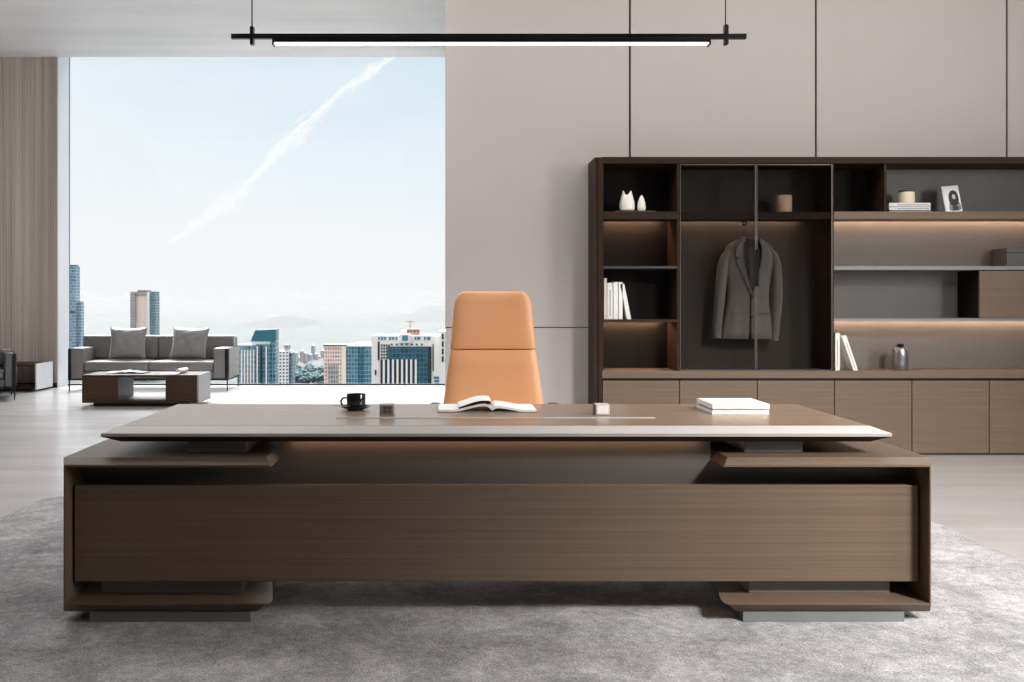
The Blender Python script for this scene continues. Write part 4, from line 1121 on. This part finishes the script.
for o in proto:
    for ch in list(o.children): bpy.data.objects.remove(ch)
    bpy.data.objects.remove(o)

# mountains
M['hill'] = plain('blue grey wooded hills', lin((22, 29, 38)), 0.9, var=0.08, nscale=0.003)
def ridge(D, pts, depth, name):
    xs = [p for p, _ in pts]
    def h(px):
        for (a, ya), (c, yc) in zip(pts, pts[1:]):
            if a <= px <= c:
                f = (px - a) / (c - a); f = f * f * (3 - 2 * f); return ya + (yc - ya) * f
        return pts[-1][1]
    n = 150
    def fn(u, v):
        px = xs[0] + (xs[-1] - xs[0]) * u
        z = wz(h(px), D) - GZ
        s = math.sin(v * math.pi)
        x = wx(px, D); y = D + (v - 0.5) * depth
        nz = mnoise.fractal(Vector((x * 0.004, y * 0.004, 3)), 1.0, 2.0, 5)
        return (x, y, GZ - 6 + max(0, (z + 6) * (s ** 1.2) * (1 + 0.10 * nz * (1.2 - s) + 0.03 * nz)))
    o = B().grid(fn, n, 24).build(name, M['hill'], smooth=True); return struct(o)
ridge(4300, [(-60, 345), (60, 340), (150, 337), (235, 330), (262, 320), (287, 315.5), (305, 319), (322, 325), (345, 333), (400, 338), (470, 345)], 1200, 'mountain_near')
ridge(5600, [(150, 345), (290, 338), (325, 328), (352, 327), (375, 321), (405, 314), (430, 306), (455, 303), (520, 312), (620, 330)], 1600, 'mountain_far')

# haze over the city: a real, thin scattering volume
def haze():
    m = bpy.data.materials.new('city haze'); m.use_nodes = True; nt = m.node_tree
    nt.nodes.remove(nt.nodes['Principled BSDF'])
    v = nt.nodes.new('ShaderNodeVolumeScatter'); v.inputs['Color'].default_value = (0.985, 0.985, 0.985, 1); v.inputs['Density'].default_value = 0.000122
    v.inputs['Anisotropy'].default_value = 0.0
    ab = nt.nodes.new('ShaderNodeVolumeAbsorption'); ab.inputs['Color'].default_value = (0, 0, 0, 1); ab.inputs['Density'].default_value = 0.000228
    ad = nt.nodes.new('ShaderNodeAddShader'); nt.links.new(v.outputs[0], ad.inputs[0]); nt.links.new(ab.outputs[0], ad.inputs[1])
    nt.links.new(ad.outputs[0], nt.nodes['Material Output'].inputs['Volume'])
    o = B().box(-5500, 5500, 1100, 8000, GZ + 0.5, 20).build('haze', m)
    tag(o, 'thin white haze over the distant towers and mountains', 'haze', kind='stuff')
haze()

# ================================================================== SKY
def sky():
    w = bpy.data.worlds.new('sky'); SC.world = w; w.use_nodes = True
    t = NT(w.node_tree); bg = w.node_tree.nodes['Background']
    tc = t.n('ShaderNodeTexCoord'); sp = t.n('ShaderNodeSeparateXYZ'); t.l(tc.outputs['Generated'], sp.inputs[0])
    X, Y, Z = sp.outputs
    col = t.ramp(Z, [(0.0, lin((250, 250, 251))), (0.07, lin((247, 249, 251))), (0.14, lin((231, 242, 249))), (0.21, lin((214, 234, 245))), (0.27, lin((200, 226, 240))), (0.5, lin((246, 245, 244))), (1.0, lin((246, 245, 244)))])
    # soft cloud veil, whiter towards the left
    mp = t.n('ShaderNodeMapping'); mp.inputs['Scale'].default_value = (3, 3, 9); t.l(tc.outputs['Generated'], mp.inputs[0])
    nz = t.n('ShaderNodeTexNoise', i_Scale=1.4, i_Detail=5.0, i_Roughness=0.55); t.l(mp.outputs[0], nz.inputs['Vector'])
    veil = t.math('ADD', t.math('MULTIPLY', nz.outputs[0], 0.9), t.math('MULTIPLY', X, -1.1))
    vm = t.n('ShaderNodeMapRange', clamp=True); vm.inputs['From Min'].default_value = 0.30; vm.inputs['From Max'].default_value = 1.05; vm.inputs['To Max'].default_value = 0.85; t.l(veil, vm.inputs[0])
    col = t.mix(vm.outputs[0], col, lin((249, 250, 251)))
    # contrail: a torn streak of cloud, laid out on the sky by bearing and elevation
    ysafe = t.math('MAXIMUM', Y, 0.05)
    u = t.math('DIVIDE', X, ysafe); v = t.math('DIVIDE', Z, ysafe)
    U0, V0, U1, V1 = (172 - VX) / F, (VY - 240) / F, (392 - VX) / F, (VY - 58) / F
    L = math.hypot(U1 - U0, V1 - V0); du, dv = (U1 - U0) / L, (V1 - V0) / L
    a = t.math('DIVIDE', t.math('ADD', t.math('MULTIPLY', t.math('SUBTRACT', u, U0), du), t.math('MULTIPLY', t.math('SUBTRACT', v, V0), dv)), L)
    d = t.math('ADD', t.math('MULTIPLY', t.math('SUBTRACT', u, U0), -dv), t.math('MULTIPLY', t.math('SUBTRACT', v, V0), du))
    cb = t.n('ShaderNodeCombineXYZ'); t.l(t.math('MULTIPLY', a, 9.0), cb.inputs[0]); t.l(t.math('MULTIPLY', d, 130.0), cb.inputs[1])
    wob = t.n('ShaderNodeTexNoise', i_Scale=0.55, i_Detail=2.0); t.l(cb.outputs[0], wob.inputs['Vector'])
    d2 = t.math('ADD', d, t.math('MULTIPLY', t.math('SUBTRACT', wob.outputs[0], 0.5), 0.012))
    # gentle bow of the streak
    bow = t.math('MULTIPLY', t.math('SINE', t.math('MULTIPLY', a, 6.283)), 0.006)
    d2 = t.math('ADD', d2, bow)
    wid = t.ramp(a, [(0.0, 0.10), (0.22, 0.85), (0.36, 0.35), (0.58, 0.75), (0.76, 0.22), (0.92, 0.6), (1.0, 0.2)])
    wv = t.math('MULTIPLY', wid, 0.024)
    core = t.math('SUBTRACT', 1.0, t.math('DIVIDE', t.math('ABSOLUTE', d2), t.math('MAXIMUM', wv, 0.0005)))
    fl = t.n('ShaderNodeTexNoise', i_Scale=2.0, i_Detail=7.0, i_Roughness=0.75, i_Distortion=1.2); t.l(cb.outputs[0], fl.inputs['Vector'])
    st = t.math('ADD', core, t.math('MULTIPLY', t.math('SUBTRACT', fl.outputs[0], 0.60), 3.4))
    inside = t.math('MULTIPLY', t.math('GREATER_THAN', a, -0.02), t.math('LESS_THAN', a, 1.25))
    front = t.math('GREATER_THAN', Y, 0.1)
    mr = t.n('ShaderNodeMapRange', clamp=True); mr.inputs['From Min'].default_value = 0.05; mr.inputs['From Max'].default_value = 0.65; t.l(st, mr.inputs[0])
    near = t.math('GREATER_THAN', core, -0.8)
    mask = t.math('MULTIPLY', t.math('MULTIPLY', t.math('MULTIPLY', mr.outputs[0], inside), front), near)
    col = t.mix(mask, col, (1.0, 1.0, 1.0))
    # unseen upper sky, brightened to light the room
    up = t.n('ShaderNodeMapRange', clamp=True); up.inputs['From Min'].default_value = 0.34; up.inputs['From Max'].default_value = 0.8; up.inputs['To Min'].default_value = 1.0; up.inputs['To Max'].default_value = SKY_UP; t.l(Z, up.inputs[0])
    # broad bright patch added to the unseen high sky, lights floor and ceiling
    dt = t.n('ShaderNodeVectorMath', operation='DOT_PRODUCT'); t.l(tc.outputs['Generated'], dt.inputs[0]); dt.inputs[1].default_value = Vector((-0.2, 0.50, 0.84)).normalized()
    gl = t.n('ShaderNodeMapRange', clamp=True, interpolation_type='SMOOTHSTEP'); gl.inputs['From Min'].default_value = 0.80; gl.inputs['From Max'].default_value = 0.97; gl.inputs['To Max'].default_value = SKY_GLOW; t.l(dt.outputs['Value'], gl.inputs[0])
    t.l(col, bg.inputs['Color']); t.l(t.math('MULTIPLY', t.math('ADD', up.outputs[0], gl.outputs[0]), SKY_STR), bg.inputs['Strength'])
SKY_UP, SKY_STR, SKY_GLOW = 1.6, 1.0, 37.0
sky()

# ================================================================== LIGHTS
def area(name, loc, target, sx, sy, energy, col=(1, 1, 1), spread=180):
    l = bpy.data.lights.new(name, 'AREA'); l.shape = 'RECTANGLE'; l.size = sx; l.size_y = sy; l.energy = energy; l.color = col
    l.spread = math.radians(spread)
    o = bpy.data.objects.new(name, l); COL.objects.link(o); o.location = loc
    o.rotation_euler = (Vector(target) - Vector(loc)).to_track_quat('-Z', 'Y').to_euler()
    return o
area('right_fill', (6.95, 1.9, 2.1), (0, 2.2, 1.0), 2.2, 3.0, 400, (1.0, 0.98, 0.96))  # added area light on the closed right wall, no window there
area('wall_fill', (3.0, 6.3, 4.88), (3.0, 6.7, 0), 6.0, 1.4, 122, (1.0, 0.985, 0.97))  # unseen light added to lift the panelled wall and cabinet fronts
area('lounge_fill', (-3.9, 8.0, 4.88), (-3.9, 9.6, 0), 6.0, 6.0, 420, (1.0, 0.985, 0.975))  # unseen light added to brighten the lounge, no fitting modelled
def spot(name, loc, target, energy, size, radius, col):
    l = bpy.data.lights.new(name, 'SPOT'); l.energy = energy; l.spot_size = math.radians(size); l.spot_blend = 1.0; l.shadow_soft_size = radius; l.color = col
    o = bpy.data.objects.new(name, l); COL.objects.link(o); o.location = loc
    o.rotation_euler = (Vector(target) - Vector(loc)).to_track_quat('-Z', 'Y').to_euler()
spot('desk_fill_spot', (4.4, -0.6, 4.5), (3.3, 3.9, 0.2), 4000, 60, 0.6, (1.0, 0.98, 0.96))  # unseen spot added to brighten the desk towards its right end
s = bpy.data.lights.new('sun', 'SUN'); s.energy = 0.5; s.angle = math.radians(2); s.color = (1, 0.95, 0.88)
so = bpy.data.objects.new('sun', s); COL.objects.link(so); so.location = (0, -20, 40)
so.rotation_euler = Vector((0.45, 0.75, -0.6)).to_track_quat('-Z', 'Y').to_euler()

# ================================================================== CAMERA
cam = bpy.data.cameras.new('camera'); co = bpy.data.objects.new('camera', cam); COL.objects.link(co)
co.location = (0, 0, EYE); co.rotation_euler = (math.radians(90), 0, 0)
cam.sensor_fit = 'HORIZONTAL'; cam.sensor_width = 36.0; cam.lens = 36.0 * F / 1024
cam.shift_x = (512 - VX) / 1024; cam.shift_y = -(341 - VY) / 1024
cam.clip_start = 0.05; cam.clip_end = 20000
SC.camera = co
SC.cycles.volume_bounces = 3
vs = SC.view_settings
vs.view_transform = 'Standard'; vs.look = 'None'; vs.exposure = 0.0; vs.gamma = 1.0; vs.use_curve_mapping = False
